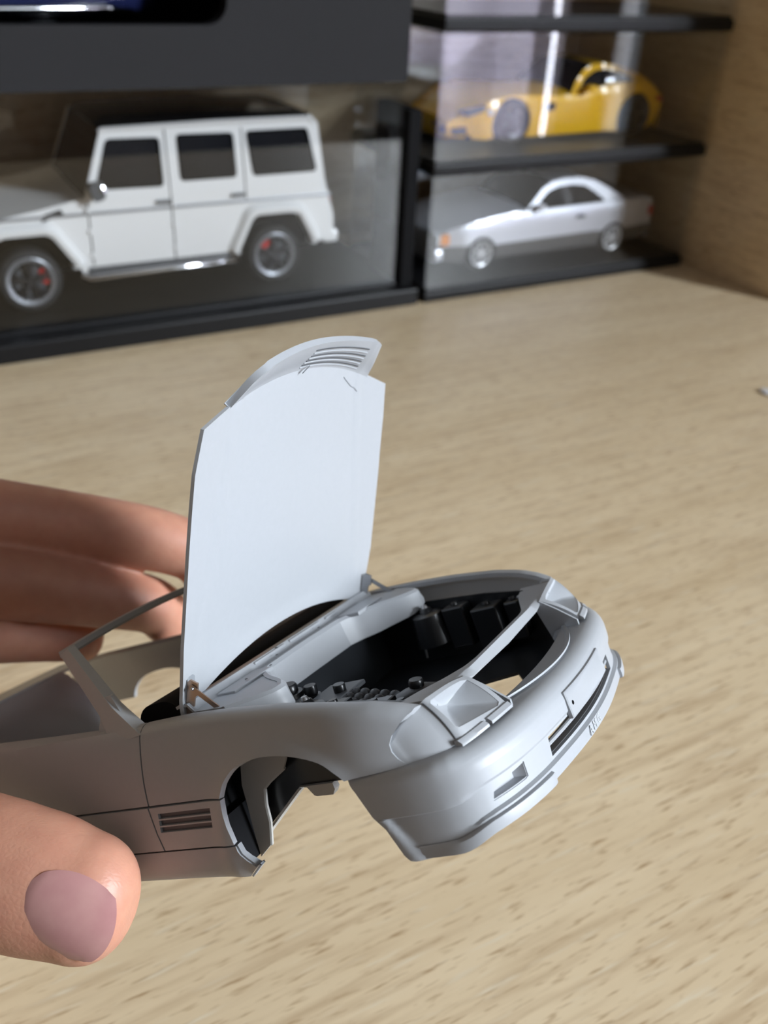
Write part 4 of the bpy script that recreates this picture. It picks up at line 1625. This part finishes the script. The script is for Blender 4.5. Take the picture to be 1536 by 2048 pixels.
slr = arc_pts(123, 10.4, 13.4, .62, -.1, 6) + [(150, 9), (158, 12), (160, 19.1), (136, 18.6)]
gs = [(37, 37.5), (46, 45), (55, 52.4), (64, 56.2), (76, 57.8), (92, 57.6), (104, 54.6), (118, 48), (134, 40), (128, 38.5), (80, 38)]
ws = round_poly([(46.5, 38.8), (53, 45.6), (60, 50.6), (70, 53), (82, 53.4), (94, 52.0), (104, 46.6), (112.5, 40.6), (108, 38.8)], 2.5)
coupe(s_, WS, [(sup, SILVER, 'body_side'), (slo, GREY_LOW, 'lower_flank'), (slm, GREY_LOW, 'lower_flank'), (slr, GREY_LOW, 'lower_flank')], lambda x: 1.0 + 4 * sstep(-12, -35, x) + 3 * sstep(140, 161, x), shs, tops, gs, .36,
      [(0, 3, GLASS_DARK, 'windscreen'), (3, 5, SILVER, 'roof'), (5, 8, GLASS_DARK, 'rear_window')], [ws], SILVER, 1.0)
for x, sg, yy in ((0, -1, .4), (123, -1, .4), (0, 1, WS - .4), (123, 1, WS - .4)):
    wheel(s_, x, yy, 12.1, 12.0, 9.2, 9, sg, 8, RIM_SILVER, RIM_SILVER)
MB().box(-37.5, -34.5, 12, WS - 12, 20, 28, 1).build('radiator_grille', DARKGREY, s_)
for y0 in (3.4, WS - 12):
    MB().box(-37.2, -30.5, y0, y0 + 8.6, 20.4, 28.0, 1.2).build('headlight', LENS, s_)
MB().prism(round_poly([(-34.5, 28), (-28.5, 28.6), (-28, 21.2), (-34.5, 20.6)], 1), lambda p, q, t: Vector((p, 2.4 + t - (p + 34.5) * .25, q)), 0, 2).build('indicator_lamp', ORANGE, s_)
MB().box(-39, -31, 2.6, WS - 2.6, 9, 17.5, 2).build('front_bumper', SILVER, s_)
MB().box(157, 165, 3, WS - 3, 10.5, 19, 2).build('rear_bumper', GREY_LOW, s_)
MB().box(158.5, 162.6, 2.6, 12, 26, 33.5, .8).build('tail_lamp', RED_LENS, s_)
MB().box(84, 92, -.2, 1.6, 30.2, 32.8, .5).build('door_handle', DARKGREY, s_)
mb = MB()
mb.prism(round_poly([(44, 43), (51, 44), (51, 39.6), (45.5, 38.6)], 1.4), lambda p, q, t: Vector((p, t, q)), -3, 2)
mb.build('door_mirror', SILVER, s_)

# ------------------------------------------------------------------ the hand that holds the body
SKIN = new_mat('skin', (.62, .32, .215), .46)
_b = SKIN.node_tree.nodes['Principled BSDF']
_b.inputs['Subsurface Weight'].default_value = .25
_b.inputs['Subsurface Radius'].default_value = (1.0, .35, .2)
_b.inputs['Subsurface Scale'].default_value = .003
add_grain(SKIN, 260, .0, .35, (.50, .22, .15), dist=.00025)
_nt = SKIN.node_tree
_vo = _nt.nodes.new('ShaderNodeTexVoronoi')
_vo.feature = 'DISTANCE_TO_EDGE'
_vo.inputs['Scale'].default_value = 1300
_tc = _nt.nodes.new('ShaderNodeTexCoord')
_mp = _nt.nodes.new('ShaderNodeMapping')
_mp.inputs['Scale'].default_value = (.75, 1.2, .6)
_nt.links.new(_tc.outputs['Object'], _mp.inputs['Vector'])
_nt.links.new(_mp.outputs['Vector'], _vo.inputs['Vector'])
_bp = _nt.nodes.new('ShaderNodeBump')
_bp.inputs['Strength'].default_value = .22
_bp.inputs['Distance'].default_value = .0002
_old = [n for n in _nt.nodes if n.type == 'BUMP' and n != _bp][0]
_nt.links.new(_vo.outputs['Distance'], _bp.inputs['Height'])
_nt.links.new(_old.outputs['Normal'], _bp.inputs['Normal'])
_nt.links.new(_bp.outputs['Normal'], _b.inputs['Normal'])
NAIL = new_mat('nail', (.58, .34, .30), .2)
add_grain(NAIL, 160, 0, .06, (.42, .18, .19))

hb = MB()


def limb(pts, radii, n=20, flat=1.0, side=None):
    P = smooth_line(pts, 5)
    m = len(radii)
    rr = []
    for i in range(len(P)):
        x = i / 5
        j = min(int(x), m - 2)
        rr.append(radii[j] + (radii[j + 1] - radii[j]) * (x - j))
    # rounded end
    e = (P[-1] - P[-2]).normalized()
    R0 = rr[-1]
    for k in (.3, .55, .75, .88, .95):
        P.append(Vector(pts[-1]) + e * R0 * k * .95)
        rr.append(R0 * max(0.001, 1 - k ** 2.5) ** (1 / 2.2))
    hb.tube(P, rr, n, flat, side)


view = Vector((-.06, .80, -.60))
limb([(-148, 128, 88), (-118, 114.5, 85.5), (-94, 108.5, 85), (-75, 101.2, 84.6), (-60, 95.6, 85.4), (-52, 93.6, 85.6), (-46.6, 92.2, 85.4)], [15, 13.5, 11.8, 11.2, 12.0, 11.6, 10.7], 24, .82, view)
limb([(-146, 157, 108), (-128.4, 165.9, 110), (-108.1, 180.9, 100.2), (-93.6, 187.0, 94.7), (-77.5, 192.1, 89.7), (-59.7, 195.1, 85), (-49.2, 196.2, 80.4), (-44.5, 194.4, 75)], [13, 11.5, 9.6, 9.2, 8.6, 8.3, 7.6, 6.8])
limb([(-147, 148, 99), (-127.6, 158.9, 99), (-102.7, 170.8, 87.6), (-84.6, 176.9, 81.6), (-70.6, 184.2, 74.0), (-60.2, 191.0, 66.4), (-56.2, 194.4, 57.8)], [13, 11.5, 9.2, 8.8, 8.2, 7.6, 6.8])
limb([(-147, 141, 92), (-125.7, 151.0, 89.5), (-103.5, 166.5, 75.4), (-94.6, 175.7, 67.4), (-87, 182.8, 61.4), (-79, 187, 57.2)], [12, 10.6, 8.6, 7.9, 7.3, 6.5])
limb([(-148, 135, 84), (-133, 142, 78), (-124, 152, 70), (-119, 160, 65), (-115, 166, 62)], [11, 9.4, 7.6, 6.9, 6.0])
# palm, heel of the thumb and wrist
limb([(-205, 112, 96), (-180, 122, 96), (-162, 136, 96), (-146, 150, 96)], [27, 27, 25, 20], 28, .62, (0.35, .1, 1))
limb([(-178, 118, 90), (-150, 126, 88), (-128, 118, 86)], [19, 18, 13], 20)
limb([(-265, 92, 92), (-230, 104, 94), (-195, 116, 95)], [28, 26, 26], 28, .72, (0.35, .1, 1))
hand = hb.build('hand', SKIN)
rm = hand.modifiers.new('remesh', 'REMESH')
rm.mode = 'VOXEL'
rm.voxel_size = .0007
rm.use_smooth_shade = True
smo = hand.modifiers.new('smooth', 'SMOOTH')
smo.iterations = 10
smo.factor = .6
dg = bpy.context.evaluated_depsgraph_get()
dg.update()
me = bpy.data.meshes.new_from_object(hand.evaluated_get(dg))
hand.modifiers.clear()
hand.data = me
me.name = 'hand'
me.materials.clear()
me.materials.append(SKIN)
for p in me.polygons:
    p.use_smooth = True
tag(hand, 'bare left hand gripping the grey model body between thumb and fingers', 'hand')

# thumbnail, laid on the thumb
bv = BVHTree.FromPolygons([v.co.copy() for v in me.vertices], [tuple(p.vertices) for p in me.polygons])
tip, kn = Vector((-.0466, .0922, .0854)), Vector((-.075, .1012, .0846))
ax = (tip - kn).normalized()
nn = (-view.normalized() + Vector((.10, 0, -.20))).normalized()
nn = (nn - ax * nn.dot(ax)).normalized()
ax = Matrix.Rotation(math.radians(-9), 3, nn) @ ax
wd = ax.cross(nn)
cen = tip + ax * .0016 + Vector((0, 0, .0004))
NL, NW = .0158, .0132
# the nail lies along the skin under it: take the mean normal there
ns = Vector()
for du in (-.6, -.3, 0, .3):
    for dv in (-.5, 0, .5):
        h = bv.ray_cast(cen + ax * du * NL / 2 + wd * dv * NW / 2 + nn * .04, -nn)
        if h[0] is not None:
            ns += h[1] if h[1].dot(nn) > 0 else -h[1]
nn = ns.normalized()
ax = (ax - nn * ax.dot(nn)).normalized()
wd = ax.cross(nn)
hit = bv.ray_cast(cen + nn * .04, -nn)
top = hit[0] + nn * .00055
gv, gf = [], []
nu, nv = 20, 16
for i in range(nu + 1):
    for j in range(nv + 1):
        u, v = -1 + 2 * i / nu, -1 + 2 * j / nv
        x = u * math.sqrt(1 - v * v * (.44 if u < 0 else .40)) * NL / 2
        y = v * math.sqrt(1 - u * u * (.46 if u < 0 else .36)) * NW / 2
        ed = max(abs(u), abs(v))
        gv.append(top + ax * x + wd * y - nn * (y * y / (2 * .0105) + (x * x / (2 * .034)) + .00028 * max(0, ed - .82) / .18 * (1 if u < .8 else .3)))
for i in range(nu):
    for j in range(nv):
        a = i * (nv + 1) + j
        gf.append((a, a + 1, a + nv + 2, a + nv + 1))
nb = MB(1.0)
a, b, c = gv[0], gv[1], gv[nv + 2]
nb.sheet(gv, gf, .0014, (b - a).cross(c - a).dot(nn) < 0)
nb.build('thumbnail', NAIL, hand, sharp=60)
